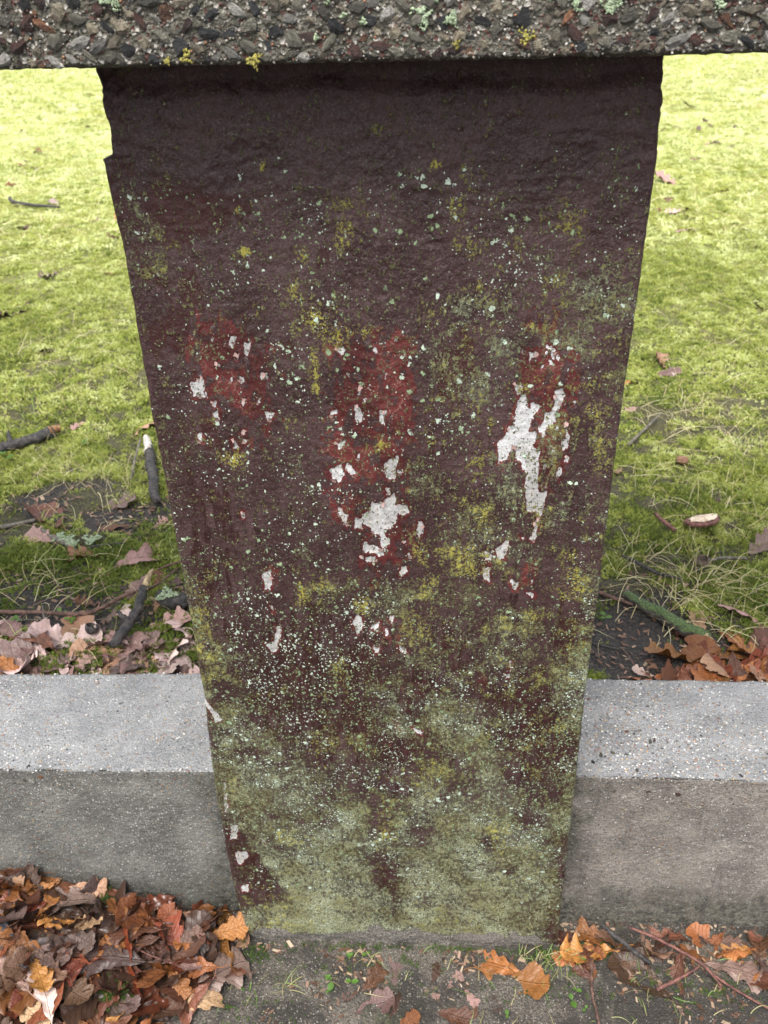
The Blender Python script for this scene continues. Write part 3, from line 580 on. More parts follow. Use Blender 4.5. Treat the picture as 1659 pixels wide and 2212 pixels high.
def build_kerb(side):
    if side < 0:
        x = np.concatenate([np.linspace(-2.6, -0.72, 50), np.linspace(-0.715, -0.205, 380)]); yf = 0.637+.012*(x+.238); yb = .7955+.022*(x+.29)
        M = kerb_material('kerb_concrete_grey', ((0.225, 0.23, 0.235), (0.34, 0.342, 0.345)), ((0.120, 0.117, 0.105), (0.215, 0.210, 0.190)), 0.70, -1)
        lab = 'grey pebbly concrete kerb running left from the pillar above the leaf pile'
    else:
        x = np.concatenate([np.linspace(0.150, 0.60, 340), np.linspace(0.605, 2.6, 50)]); yf = .6385-.0125*(x-.17); yb = .794-.006*(x-.2)
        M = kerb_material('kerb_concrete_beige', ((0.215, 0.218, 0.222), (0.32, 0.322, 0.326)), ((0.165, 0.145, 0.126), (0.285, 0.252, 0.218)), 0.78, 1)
        lab = 'beige sandy concrete kerb running right from the pillar'
    nf, nt, nb = 150, 92, 20
    zz = np.linspace(-0.06, KZ, nf); vv = np.linspace(0, 1, nt)[1:]
    nr = nf+len(vv)+nb; nx = len(x)
    X = np.repeat(x, nr); YF = np.repeat(yf, nr); YB = np.repeat(yb, nr)
    V = np.tile(np.concatenate([np.zeros(nf), vv, np.ones(nb)]), nx); Z = np.tile(np.concatenate([zz, np.full(len(vv), KZ), np.linspace(KZ, -0.06, nb+1)[1:]]), nx)
    Y = YF+(YB-YF)*V
    isf = np.tile(np.concatenate([np.ones(nf), np.zeros(nr-nf)]), nx) > 0; ist = np.tile(np.concatenate([np.zeros(nf), np.ones(len(vv)), np.zeros(nb)]), nx) > 0
    rel = 0.0011*fbm(X*9, (Z+Y)*9, 71+side, 3)+0.0007*fbm(X*160, (Z*1.0+Y)*160, 72+side, 4, 0.65)
    dz = KZ-Z; dv = (Y-YF)
    er = 0.0060*(1+0.9*fbm(X*45, X*0, 75+side, 4, .6)); 
    ef = np.clip(1-dz/er, 0, 1)*isf; et = np.clip(1-dv/er, 0, 1)*ist
    eb = np.clip(1-(YB-Y)/0.006, 0, 1)*ist
    Y = Y-rel*isf+er*0.32*ef**2; Z = Z+rel*ist*0.8-er*0.30*et**2-eb**2*0.002*(1+fbm(X*70, X*0+4, 3, 3))
    # soft dark fluting below the arris
    Y = Y+isf*0.0012*sstep(dz, 0.0, 0.01)*(1-sstep(dz, .02, .05))
    # two drilled pits in the left kerb face
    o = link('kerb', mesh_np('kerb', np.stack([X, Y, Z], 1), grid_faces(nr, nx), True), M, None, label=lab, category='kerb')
    # bigger stones sitting flush in the top and front
    r = np.random.default_rng(50+side)
    x0, x1 = (-0.56, -0.24) if side < 0 else (0.175, 0.47)
    for k in range(120):
        xc = r.uniform(x0, x1); v = r.uniform(0.04, 0.95); f_ = np.interp(xc, x, yf); b_ = np.interp(xc, x, yb)
        m = int(r.choice([0, 1, 2, 3, 4, 5], p=[.25, .15, .25, .12, .15, .08])); q = 0.0015+0.0026*r.random()**2
        st = link('stone', STONES[m, int(r.integers(5))], None, o)
        if k < 84: st.location = (xc, f_+(b_-f_)*v, KZ-q*0.22); st.rotation_euler = (r.uniform(-.2, .2), r.uniform(-.2, .2), r.uniform(0, 6)); 
        else: st.location = (xc, f_+q*0.25, r.uniform(0.12, 0.25)); st.rotation_euler = (math.pi/2, r.uniform(0, 6), 0)
        st.scale = (q*r.uniform(1, 1.5), q, q*0.5)
    if side < 0:
        st = link('stone', STONES[2, 1], None, o, label='blue-grey triangular stone in the kerb top'); st.location = (-0.312, 0.751, KZ-0.0012); st.rotation_euler = (0, 0, 0.6); st.scale = (0.0062, 0.0042, 0.003)
        for (a, b, q) in [(-.441, .243, .0042), (-.40, .240, .003), (-.318, .256, .005)]:
            st = link('stone', STONES[4, 2], None, o); st.location = (a, np.interp(a, x, yf)+0.0005, b); st.rotation_euler = (math.pi/2, 0.5, 0); st.scale = (q, q*.75, q*0.5)
    PM = KPM
    n = 5200; xc = r.uniform(x0-.35 if side < 0 else x0, x1 if side < 0 else x1+.35, n); v = r.random(n); f_ = np.interp(xc, x, yf); b_ = np.interp(xc, x, yb)
    merged_stones('fine_pebbles', np.stack([xc, f_+(b_-f_)*v, np.full(n, KZ-0.0001)], 1), r.uniform(0.0005, 0.0019, n)**1.0, 0.42, o, PM, 25, 1, 'z', kind='stuff')
    n = 2400; xc = r.uniform(x0-.2 if side < 0 else x0, x1 if side < 0 else x1+.2, n); z_ = r.uniform(0.0, KZ-.003, n); f_ = np.interp(xc, x, yf)
    merged_stones('fine_pebbles', np.stack([xc, f_+0.0002, z_], 1), r.uniform(0.5, 1.0, n)**3*0.0016, 0.5, o, KPF, 27, 1, 'y', kind='stuff')
    return o
KPM = pebble_material('sand_pebbles', [(0, (0.48, 0.47, 0.44)), (.30, (0.26, 0.24, 0.20)), (.48, (0.40, 0.26, 0.13)), (.62, (0.24, 0.10, 0.06)), (.71, (0.04, 0.045, 0.055)), (.84, (0.62, 0.60, 0.57))], 0.5)
KPF = pebble_material('face_pebbles', [(0, (0.20, 0.185, 0.155)), (.35, (0.13, 0.11, 0.085)), (.55, (0.26, 0.16, 0.08)), (.66, (0.05, 0.05, 0.052)), (.78, (0.42, 0.40, 0.37)), (.90, (0.17, 0.08, 0.05))], 0.5)
kerbL = build_kerb(-1); kerbR = build_kerb(1)

# ------------------------------------------------------------------ grounds
def graded(a, b, core0, core1, step, grow=1.18):
    c = list(np.arange(core0, core1+1e-9, step)); d = step
    lo = []; x = core0
    while x > a: d *= grow; x -= d; lo.append(max(x, a))
    d = step; hi = []; x = core1
    while x < b: d *= grow; x += d; hi.append(min(x, b))
    return np.array(lo[::-1]+c+hi)
def pile_h(x, y):
    """height of the leaf heap in front of the left kerb"""
    edge = np.interp(y, [.38, .44, .48, .52, .56, .60, .64], [-.36, -.335, -.285, -.235, -.215, -.22, -.26])
    d = edge-x
    h = 0.115*(1-np.exp(-np.clip(d, 0, None)/0.19))*sstep(y, 0.34, 0.60)**0.6*np.interp(y, [.3, .5, .6, .65], [.35, .75, .95, 1.0])
    return np.clip(h, 0, None)
def front_h(x, y): return 0.0035*fbm(x*7, y*7, 81, 3)+0.0012*fbm(x*60, y*60, 82, 4, .6)
def ground_z(x, y): return front_h(x, y)
gx = graded(-60, 60, -0.45, 0.45, 0.0025, 1.13); gy = np.concatenate([graded(-60, .44, .44, .441, 0.0025, 1.2)[:-1], np.arange(.4425, .665, .0022)])
GX, GY = np.meshgrid(gx, gy); H = front_h(GX, GY); H = H*(np.abs(GX) < 30)
s = NT('gritty_damp_ground'); n = s.noise(16, 6, 0.65); f = s.noise(500, 5, 0.72); f2 = s.noise(110, 6, 0.68)
c = s.mix(s.step(n, .38, .60), (0.034, 0.029, 0.024), (0.14, 0.122, 0.10)); c = s.mix(s.mul(s.step(f, .44, .60), .85), c, (0.018, 0.016, 0.014))
v = s.voro(380, s.warp(.002, 400)); c = s.mix(s.mul(s.step(s.sep(v.outputs['Color'])[0], .66, .69), s.sub(1.0, s.step(v.outputs['Distance'], .3, .42))), c, s.ramp(s.sep(v.outputs['Color'])[1], [(0, (.24, .22, .19)), (.4, (.16, .12, .085)), (.8, (.04, .04, .04))], 'CONSTANT'))
soilm = s.step(s.add(s.add(s.noise(9, 5, .6), s.mul(s.step(s.sep(s.tc.outputs['Object'])[0], .12, .26), .07)), s.mul(s.sub(f2, .5), .6)), .49, .60)
c = s.mix(s.mul(soilm, .85), c, s.mix(s.step(f, .4, .6), (0.012, 0.010, 0.009), (0.045, 0.038, 0.03)))
mossm = s.step(s.add(s.noise(11, 5, .6, s.mapv((1, 1, 1), None, (3, 5, 0))), s.mul(s.sub(f, .5), .8)), .60, .70)
c = s.mix(s.mul(mossm, .5), c, s.mix(s.step(f2, .4, .6), (0.04, 0.05, 0.015), (0.10, 0.12, 0.04)))
s.bump(s.add(s.mul(f, .6), s.add(f2, s.mul(v.outputs['Distance'], -.4))), 0.004); GM = s.fin(c, 0.8)
ground = link('ground', mesh_np('ground', np.stack([GX, GY, H], -1).reshape(-1, 3), grid_faces(len(gx), len(gy)), True), GM, None, kind='structure')

LZ = 0.238
SOIL = [(.30, .93, .085, .085), (.29, .86, .13, .075), (-.60, 1.00, .10, .055), (-.52, .98, .06, .03), (-.50, 1.19, .10, .045), (-.66, 1.24, .05, .06), (-.45, .90, .08, .05), (-.36, .93, .05, .08), (.36, .90, .04, .05), (-.28, 1.0, .08, .1), (-.75, .88, .1, .05),(.42,.84,.08,.04),(-.45,.83,.2,.035), (-.70, 1.10, .05, .03), (-.42, 1.22, .06, .04), (-.62, 1.30, .07, .025), (-.55, .93, .10, .03)]
def soil_mask(x, y):
    m = np.zeros_like(x)
    for a, b, c, d in SOIL:
        m = np.maximum(m, np.exp(-(((x-a)/c)**2+((y-b)/d)**2)*0.9))
    return np.clip(m+0.30*fbm(x*22, y*22, 91, 4, .6), 0, 1)
def lawn_h(x, y):
    sm = sstep(soil_mask(x, y), .35, .6)
    return LZ+0.006*fbm(x*4, y*4, 95, 3)*sstep(y, .79, 1.1)+0.010*fbm(x*22, y*22, 96, 4, .55)*(1-.5*sm)-0.004*sm + 0.0035*sm*fbm(x*90, y*90, 97, 4, .6)-0.004*(1-sstep(y, .79, .83))
gx = graded(-70, 70, -1.0, 0.95, 0.006, 1.10); gy = np.concatenate([np.arange(.785, 1.7, .006), graded(1.7, 140, 1.7, 1.706, .007, 1.045)])
GX, GY = np.meshgrid(gx, gy); H = lawn_h(GX, GY)
me = mesh_np('lawn_soil', np.stack([GX, GY, H], -1).reshape(-1, 3), grid_faces(len(gx), len(gy)), True); fattr(me, 'soil', (sstep(soil_mask(GX, GY), .35, .6)).ravel())
s = NT('lawn_earth'); f = s.noise(260, 5, .7); n = s.noise(6, 5, .6); st = s.noise(1.0, 5, .6, s.mapv((1.2, 5, 1)))
soil = s.mix(s.step(f, .40, .62), (0.014, 0.012, 0.011), (0.055, 0.048, 0.042)); gr = s.mix(s.step(n, .35, .65), (0.16, 0.19, 0.03), (0.33, 0.33, 0.07))
gr = s.mix(s.mul(s.step(st, .52, .70), .6), gr, (0.38, 0.33, 0.16)); gr = s.mix(s.mul(s.step(f, .5, .65), .5), gr, (0.07, 0.08, 0.02))
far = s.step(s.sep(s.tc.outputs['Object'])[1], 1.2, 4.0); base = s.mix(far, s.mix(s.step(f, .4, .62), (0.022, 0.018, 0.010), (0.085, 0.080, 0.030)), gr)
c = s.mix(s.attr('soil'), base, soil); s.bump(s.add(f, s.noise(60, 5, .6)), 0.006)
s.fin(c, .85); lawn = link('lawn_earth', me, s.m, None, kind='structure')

# ------------------------------------------------------------------ moss (one mass: instanced sprigs)
def blade_mat(name, stops, transl=0.35, rough=.6):
    s = NT(name); r = s.objrand(); g = s.t.nodes.new('ShaderNodeNewGeometry').outputs['Position']
    big = s.noise(2.2, 4, .6, g); mid = s.noise(14, 4, .6, g)
    k = s.add(s.mul(r, .35), s.add(s.mul(big, .65), s.mul(mid, .75))); k = s.add(s.sub(k, .36), s.rng(s.sep(g)[1], .9, 5.0, -.04, .36))  # paler with distance: dry straw tone plus far-lawn brightness put into the colour
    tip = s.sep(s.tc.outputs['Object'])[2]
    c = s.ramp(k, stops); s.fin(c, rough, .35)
    tr = s.t.nodes.new('ShaderNodeBsdfTranslucent'); s.put(tr.inputs[0], c); mx = s.t.nodes.new('ShaderNodeMixShader'); mx.inputs[0].default_value = transl
    s.t.links.new(s.b.outputs[0], mx.inputs[1]); s.t.links.new(tr.outputs[0], mx.inputs[2]); s.t.links.new(mx.outputs[0], s.out.inputs['Surface'])
    return s.m
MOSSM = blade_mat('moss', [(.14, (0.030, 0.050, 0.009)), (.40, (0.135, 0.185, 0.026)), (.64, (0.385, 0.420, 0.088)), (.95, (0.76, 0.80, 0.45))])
def sprig_mesh(name, seed, stems, leaves, h, w):
    r = np.random.default_rng(seed); V = []; F = []
    for s_ in range(stems):
        bx, by = r.normal(0, w*0.45, 2); lean = r.normal(0, .35, 2); hh = h*r.uniform(.6, 1.15)
        for l in range(leaves):
            t = (l+1)/leaves; a = l*2.4+r.uniform(0, 1); p = np.array([bx+lean[0]*hh*t, by+lean[1]*hh*t, hh*t*.85])
            ln = w*r.uniform(.28, .5)*(1.15-.6*t); d = np.array([math.cos(a), math.sin(a), .35+.9*t]); d /= np.linalg.norm(d); sd = np.array([-math.sin(a), math.cos(a), 0])*ln*.24
            i = len(V); V += [p-sd, p+sd, p+d*ln]; F.append((i, i+1, i+2))
    return mesh_np(name, V, F)
def gn_scatter(name, pts, scl, rot, protos, **props):
    me = bpy.data.meshes.new(name); n = len(pts); me.vertices.add(n); me.vertices.foreach_set('co', np.asarray(pts, np.float32).ravel())
    a = me.attributes.new('scl', 'FLOAT_VECTOR', 'POINT'); a.data.foreach_set('vector', np.asarray(scl, np.float32).ravel())
    a = me.attributes.new('rot', 'FLOAT_VECTOR', 'POINT'); a.data.foreach_set('vector', np.asarray(rot, np.float32).ravel())
    a = me.attributes.new('idx', 'INT', 'POINT'); a.data.foreach_set('value', RNG.integers(0, len(protos), n).astype(np.int32))
    o = link(name, me, None, None, **props)
    ng = bpy.data.node_groups.new(name, 'GeometryNodeTree'); ng.interface.new_socket('Geometry', in_out='INPUT', socket_type='NodeSocketGeometry'); ng.interface.new_socket('Geometry', in_out='OUTPUT', socket_type='NodeSocketGeometry')
    N = ng.nodes; L = ng.links; gi = N.new('NodeGroupInput'); go = N.new('NodeGroupOutput'); ip = N.new('GeometryNodeInstanceOnPoints'); jn = N.new('GeometryNodeJoinGeometry')
    for p in protos[::-1]:
        oi = N.new('GeometryNodeObjectInfo'); oi.inputs['Object'].default_value = p; oi.inputs['As Instance'].default_value = True; L.new(oi.outputs['Geometry'], jn.inputs[0])
    def na(nm, tp):
        x = N.new('GeometryNodeInputNamedAttribute'); x.data_type = tp; x.inputs['Name'].default_value = nm; return x.outputs['Attribute']
    L.new(gi.outputs[0], ip.inputs['Points']); L.new(jn.outputs[0], ip.inputs['Instance']); ip.inputs['Pick Instance'].default_value = True
    L.new(na('idx', 'INT'), ip.inputs['Instance Index']); L.new(na('rot', 'FLOAT_VECTOR'), ip.inputs['Rotation']); L.new(na('scl', 'FLOAT_VECTOR'), ip.inputs['Scale']); L.new(ip.outputs[0], go.inputs[0])
    md = o.modifiers.new('scatter', 'NODES'); md.node_group = ng
    return o
protos = []
for k in range(5):
    me = sprig_mesh('moss_sprig', 400+k, 5, 9, 0.0080, 0.0085); me.materials.append(MOSSM); protos.append(bpy.data.objects.new('moss_sprig', me))
def wedge(n, y0, y1, marg, power=1.0):
    y = y0+(y1-y0)*RNG.random(n)**power; hw = 0.50*np.hypot(y, 0)+marg; x = RNG.uniform(-1, 1, n)*hw-0.055*y
    return x, y
def hidden(x, y):      # strictly behind the pillar for every nearby viewpoint: leave bare
    return (y > .84) & (x > -.16-.02*y) & (x < .10) & (y < .99)
xs_, ys_, sc_ = [], [], []
for (n, y0, y1, mg, sc, pw) in [(120000, .80, 1.5, .62, .85, 1), (78000, 1.5, 2.8, .65, 1.35, 1), (60000, 2.8, 6, .9, 2.5, .9), (34000, 6, 16, 1.8, 5.0, .9)]:
    x, y = wedge(n, y0, y1, mg, pw); xs_.append(x); ys_.append(y); sc_.append(np.full(n, sc))
x = np.concatenate(xs_); y = np.concatenate(ys_); sc = np.concatenate(sc_)
patch = fbm(x*5, y*5, 101, 4, .6); fine_ = fbm(x*28, y*28, 102, 3)
keep = (sstep(soil_mask(x, y), .30, .5) < RNG.random(len(x))*.9+.05) & (RNG.random(len(x)) < 0.66+1.0*patch+1.0*fine_+.45*sstep(y, 1.2, 2.5)-.25*(1-sstep(y, 1.0, 1.35))*(x < 0))
x, y, sc, patch, fine_ = x[keep], y[keep], sc[keep], patch[keep], fine_[keep]
z = lawn_h(x, y)-0.001; S = sc*RNG.uniform(.6, 1.25, len(x))*(1+.35*fine_); rr = np.stack([RNG.normal(0, .3, len(x)), RNG.normal(0, .3, len(x)), RNG.uniform(0, 6.28, len(x))], 1)
SV = np.stack([S, S, S*np.where(sc > 2, .55, np.where(sc > 1.2, .8, 1.0))], 1)
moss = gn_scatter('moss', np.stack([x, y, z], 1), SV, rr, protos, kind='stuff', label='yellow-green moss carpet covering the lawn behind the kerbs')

# ------------------------------------------------------------------ grass: dead straws and some green blades
def ribbons(name, roots, lens, heads, lift, width, seg, mat, seed, zf, droop=1.0, **props):
    n = len(roots); r = np.random.default_rng(seed); t = np.linspace(0, 1, seg+1)
    curv = r.normal(0, 0.65, n)[:, None]; ang = heads[:, None]+curv*t[None]*1.0
    stp = (lens/seg)[:, None]; dx = np.cos(ang)*stp; dy = np.sin(ang)*stp
    X = roots[:, 0:1]+np.concatenate([np.zeros((n, 1)), np.cumsum(dx[:, :-1], 1)], 1); Y = roots[:, 1:2]+np.concatenate([np.zeros((n, 1)), np.cumsum(dy[:, :-1], 1)], 1)
    base = zf(X, Y); Zl = base+0.003+lift[:, None]*(np.sin(np.clip(t*np.pi*0.93, 0, np.pi)))[None]*1.0
    Y = np.maximum(Y, .80) if props.get('kind') and zf is lawn_h else Y
    w = width[:, None]*(1-0.85*t[None]**2)*.5; nx = -np.sin(ang)*w; ny = np.cos(ang)*w
    A = np.stack([X-nx, Y-ny, Zl], -1); B = np.stack([X+nx, Y+ny, Zl+w*0.8], -1)
    V = np.stack([A, B], 2).reshape(-1, 3); k = (seg+1)*2; b = (np.arange(n)*k)[:, None]; j = np.arange(seg)*2
    F = np.stack([b+j, b+j+1, b+j+3, b+j+2], -1).reshape(-1, 4)
    me = mesh_np(name, V, F); fattr(me, 'tint', np.repeat(r.random(n), k)); return link(name, me, mat, None, **props)
def straw_mat(name, stops, tr=.3):
    s = NT(name); c = s.ramp(s.attr('tint'), stops); s.fin(c, .55)
    t = s.t.nodes.new('ShaderNodeBsdfTranslucent'); s.put(t.inputs[0], c); mx = s.t.nodes.new('ShaderNodeMixShader'); mx.inputs[0].default_value = tr
    s.t.links.new(s.b.outputs[0], mx.inputs[1]); s.t.links.new(t.outputs[0], mx.inputs[2]); s.t.links.new(mx.outputs[0], s.out.inputs['Surface']); return s.m
STRAW = straw_mat('dead_grass', [(0, (0.34, 0.27, 0.13)), (.5, (0.52, 0.45, 0.24)), (.8, (0.62, 0.57, 0.38)), (1, (0.36, 0.38, 0.12))])
GREEN = straw_mat('green_grass', [(0, (0.10, 0.17, 0.02)), (.6, (0.20, 0.28, 0.05)), (1, (0.36, 0.36, 0.10))])
cl = [(-.98, 1.9, .16, 60), (-.78, 1.62, .14, 75), (-.62, 1.36, .08, 45), (-.70, 1.38, .08, 50), (-.80, 1.80, .2, 60), (-1.1, 2.1, .25, 60), (-.64, 1.02, .06, 26), (-.52, 1.30, .06, 25), (.47, 1.62, .12, 110), (.60, 1.58, .12, 90), (.40, 1.03, .045, 55), (.50, 1.20, .08, 50), (.45, 1.36, .08, 40),
      (.34, .97, .05, 28), (.31, 1.07, .03, 26), (.44, .98, .06, 40), (.72, 1.9, .2, 60), (.55, 2.3, .3, 50), (-1.4, 2.6, .4, 80), (-.55, .98, .05, 14), (.9, 2.2, .3, 60), (-.95, 1.35, .12, 30), (-1.3, 1.9, .2, 50)]
R_ = []; Ln = []; Hd = []; Lf = []
for cx, cy, sp, n in cl:
    m0 = RNG.uniform(0, 6.28)
    R_.append(np.stack([RNG.normal(cx, sp, n), RNG.normal(cy, sp*.8, n)], 1)); Ln.append(RNG.uniform(.03, .10, n)*(1+.4*(cy > 1.5))); Hd.append(RNG.normal(m0, 1.3, n)); Lf.append(RNG.uniform(.004, .022, n))
n = 900; x, y = wedge(n, .85, 3.2, .1); R_.append(np.stack([x, y], 1)); Ln.append(RNG.uniform(.02, .07, n)); Hd.append(RNG.uniform(0, 6.28, n)); Lf.append(RNG.uniform(.003, .014, n))
n = 2600; x, y = wedge(n, 3.0, 9, .3); R_.append(np.stack([x, y], 1)); Ln.append(RNG.uniform(.06, .16, n)); Hd.append(RNG.uniform(0, 6.28, n)); Lf.append(RNG.uniform(.01, .03, n))
R_ = np.concatenate(R_); Ln = np.concatenate(Ln); Hd = np.concatenate(Hd); Lf = np.concatenate(Lf)
ribbons('dead_grass', R_, Ln, Hd, Lf, np.where(R_[:, 1] > 3, .0028, .00075)*RNG.uniform(.7, 1.3, len(R_)), 8, STRAW, 3, lawn_h, kind='stuff', label='pale dead grass straws lying over the moss')
n = 2600; x, y = wedge(n, .85, 4, .1); k = (fbm(x*4, y*4, 111, 3) > .05) & (soil_mask(x, y) < .5); x, y = x[k], y[k]; n = len(x)
ribbons('green_grass', np.stack([x, y], 1), RNG.uniform(.015, .05, n), RNG.uniform(0, 6.28, n), RNG.uniform(.008, .02, n), np.full(n, .0014), 5, GREEN, 4, lawn_h, kind='stuff', label='short green grass blades among the moss')

# ------------------------------------------------------------------ oak leaves
def leaf_mesh(name, seed, lobes=4, width=0.30, curl=0.5, cup=0.3, wav=0.05, oval=False):
    r = np.random.default_rng(seed); n = 46; m = 9
    t = np.linspace(0, 1, n)
    ph = r.uniform(-.3, .3, 2); am = r.uniform(.26, .40)
    s = np.linspace(-1, 1, m)
    env = np.interp(t, [0, .06, .2, .45, .68, .86, .96, 1], [.02, .12, .42, .76, 1.0, .92, .58, .10])
    W = []
    for k in range(2):
        nl = lobes+r.uniform(-.3, .3); w = 0.5+0.5*np.cos(2*np.pi*(nl*(t**.9)+.5+ph[k]))
        w = w**0.6
        lob = (1-am*1.05)+am*1.25*w*(1+.25*r.normal(size=1)*np.sin(t*5)) if not oval else 1+0.04*np.sin(t*40)
        W.append(width*env*lob)
    T, S = np.meshgrid(t, s, indexing='ij')
    wid = np.where(S < 0, W[0][:, None], W[1][:, None])
    X = T+0.16*np.abs(S)*wid/width*0.75*(1-T*.4)*.6; Y = wid*S
    # ragged edge
    e = np.abs(S) > .99
    Y = Y*(1+e*0.035*r.normal(size=Y.shape)); X = X+e*0.005*r.normal(size=X.shape)
    wave = wav*np.sin(T*2*np.pi*lobes*.9+np.sign(S)*r.uniform(0, 3))*np.abs(S)**1.5*np.where(S > 0, 1, -1)+0.03*fbm(X*5+seed, Y*7, seed, 3)
    rib = -0.012*np.exp(-(Y/.02)**2)
    Z = cup*Y**2*2.2+wave+rib
    # side veins pressed in
    Z = Z+0.010*fbm(X*11+seed, Y*13, seed+5, 3)+0.005*np.cos((T-.45*np.abs(Y))*2*np.pi*(lobes*2))*np.clip(np.abs(S)*2, 0, 1)
    tw = r.normal()*.5*(T-.5); Y2 = Y*np.cos(tw)-Z*np.sin(tw); Z = Y*np.sin(tw)+Z*np.cos(tw); Y = Y2
    if abs(curl) > .02:
        R_ = 1/curl; a = (X-.45)/R_; X, Z = .45+(R_-Z)*np.sin(a), R_-(R_-Z)*np.cos(a)
    V = np.stack([X, Y, Z], -1).reshape(-1, 3); F = grid_faces(m, n)
    U = T.ravel(); Q = (wid*S).ravel()
    # stalk: small three sided tube behind the blade
    p0 = V[m//2]; k = 5; tt = np.linspace(0, 1, k); st = []
    bend = r.normal()*.06
    for q in tt:
        c = p0+np.array([-0.16*q, bend*q*q, -0.02*q+.01]); rad = .008*(1-.3*q)
        for a in (0, 2.09, 4.19): st.append(c+np.array([0, rad*math.cos(a), rad*math.sin(a)]))
    o = len(V); V = np.concatenate([V, np.array(st)]); f2 = grid_faces(3, k, True)+o
    me = mesh_np(name, V, np.concatenate([F, f2]), True)
    fattr(me, 'lu', np.concatenate([U, np.zeros(len(st))])); fattr(me, 'lv', np.concatenate([Q, np.zeros(len(st))]))
    return me
def leaf_mat(name, a, b, rough=.45, back=None, spots=.35):
    s = NT(name); u = s.attr('lu'); v = s.attr('lv'); r = s.objrand()
    n = s.noise(3.5, 4, .65); n2 = s.noise(22, 3, .6)
    c = s.mix(s.step(s.add(n, s.mul(s.sub(r, .5), .25)), .36, .64), a, b)
    av = s.math('ABSOLUTE', v)
    mid = s.sub(1.0, s.step(av, .004, .013)); side = s.math('ABSOLUTE', s.sub(s.math('FRACT', s.mul(s.sub(u, s.mul(av, .75)), 9.0)), .5))
    sv = s.mul(s.sub(1.0, s.step(side, .03, .09)), .55); vein = s.math('MAXIMUM', mid, sv)
    c = s.mix(s.mul(vein, .42), c, tuple(min(1, x*1.9+.006) for x in b))
    c = s.mix(s.mul(s.step(n2, .53, .66), spots), c, tuple(x*.25 for x in a)); n3 = s.noise(8, 4, .7); c = s.mix(s.mul(s.step(n3, .45, .7), .5), c, tuple(x*.6 for x in a))
    gb = s.t.nodes.new('ShaderNodeNewGeometry').outputs['Backfacing']
    bk = back or tuple(x*1.25+.018 for x in b); c = s.mix(s.mul(gb, .55), c, bk)
    h = s.t.nodes.new('ShaderNodeHueSaturation'); s.put(h.inputs['Color'], c); s.put(h.inputs['Value'], s.rng(r, 0, 1, .5, 1.35)); s.put(h.inputs['Hue'], s.rng(s.math('FRACT', s.mul(r, 7.3)), 0, 1, .488, .512))
    s.bump(s.add(s.mul(vein, -.5), s.mul(n2, .6)), .0026)
    return s.fin(h.outputs[0], s.rng(n2, .3, .7, rough-.10, rough+.12), .34)
LMAT = {'tan': leaf_mat('leaf_tan', (0.1674, 0.0899, 0.0465), (0.2480, 0.1457, 0.0837)), 'orange': leaf_mat('leaf_orange_brown', (0.1054, 0.0341, 0.0074), (0.2232, 0.0868, 0.0211), .33),
        'russet': leaf_mat('leaf_russet', (0.0465, 0.0161, 0.0081), (0.1054, 0.0384, 0.0174), .34), 'dark': leaf_mat('leaf_dark_brown', (.026, .0130, .0080), (.075, .036, .0200), .34),
        'mauve': leaf_mat('leaf_mauve_brown', (.042, .025, .021), (.105, .066, .056), .30), 'pink': leaf_mat('leaf_pinkish_brown', (0.1240, 0.0694, 0.0570), (0.2170, 0.1302, 0.1104), .34),
        'palepink': leaf_mat('leaf_pale_pink', (0.3040, 0.2080, 0.1800), (0.4320, 0.3200, 0.2880), .36, spots=.15), 'glossy': leaf_mat('leaf_glossy_red_brown', (0.0620, 0.0136, 0.0062), (0.1488, 0.0434, 0.0155), .22),
        'black': leaf_mat('leaf_black_blue', (0.0180, 0.0180, 0.0240), (0.0500, 0.0500, 0.0620), .28), 'bark': leaf_mat('bark_chip', (0.2000, 0.0900, 0.0600), (0.6600, 0.5600, 0.4500), .6)}
LVAR = {}
NV = 14
def leafvar(k, col):
    if (k, col) not in LVAR:
        if ('b', k) not in LVAR:
            rr = np.random.default_rng(900+k)
            LVAR['b', k] = leaf_mesh('oak_leaf', 900+k, [4, 4, 3, 5][k % 4], rr.uniform(.21, .31), rr.choice([-1, 1])*rr.uniform(.3, 1.5), rr.uniform(-.9, 1.1), rr.uniform(.012, .045), k == NV)
        me = LVAR['b', k].copy(); me.materials.append(LMAT[col]); LVAR[k, col] = me
    return LVAR[k, col]
class Heap:
    def __init__(s, x0, x1, y0, y1, f, cell=.004):
        s.x0, s.y0, s.c = x0, y0, cell; s.nx = int((x1-x0)/cell)+1; s.ny = int((y1-y0)/cell)+1
        X, Y = np.meshgrid(x0+np.arange(s.nx)*cell, y0+np.arange(s.ny)*cell, indexing='ij'); s.H = f(X, Y)
    def drop(s, V, pct, gain):
        i = np.clip(((V[:, 0]-s.x0)/s.c).astype(int), 0, s.nx-1); j = np.clip(((V[:, 1]-s.y0)/s.c).astype(int), 0, s.ny-1)
        dz = np.percentile(s.H[i, j]-V[:, 2], pct); z = V[:, 2]+dz
        s.H[i, j] = s.H[i, j]+np.clip(z-s.H[i, j], 0, .02)*gain+.0006
        return dz
    def at(s, x, y):
        i = int(np.clip((x-s.x0)/s.c, 0, s.nx-1)); j = int(np.clip((y-s.y0)/s.c, 0, s.ny-1)); return s.H[i, j]
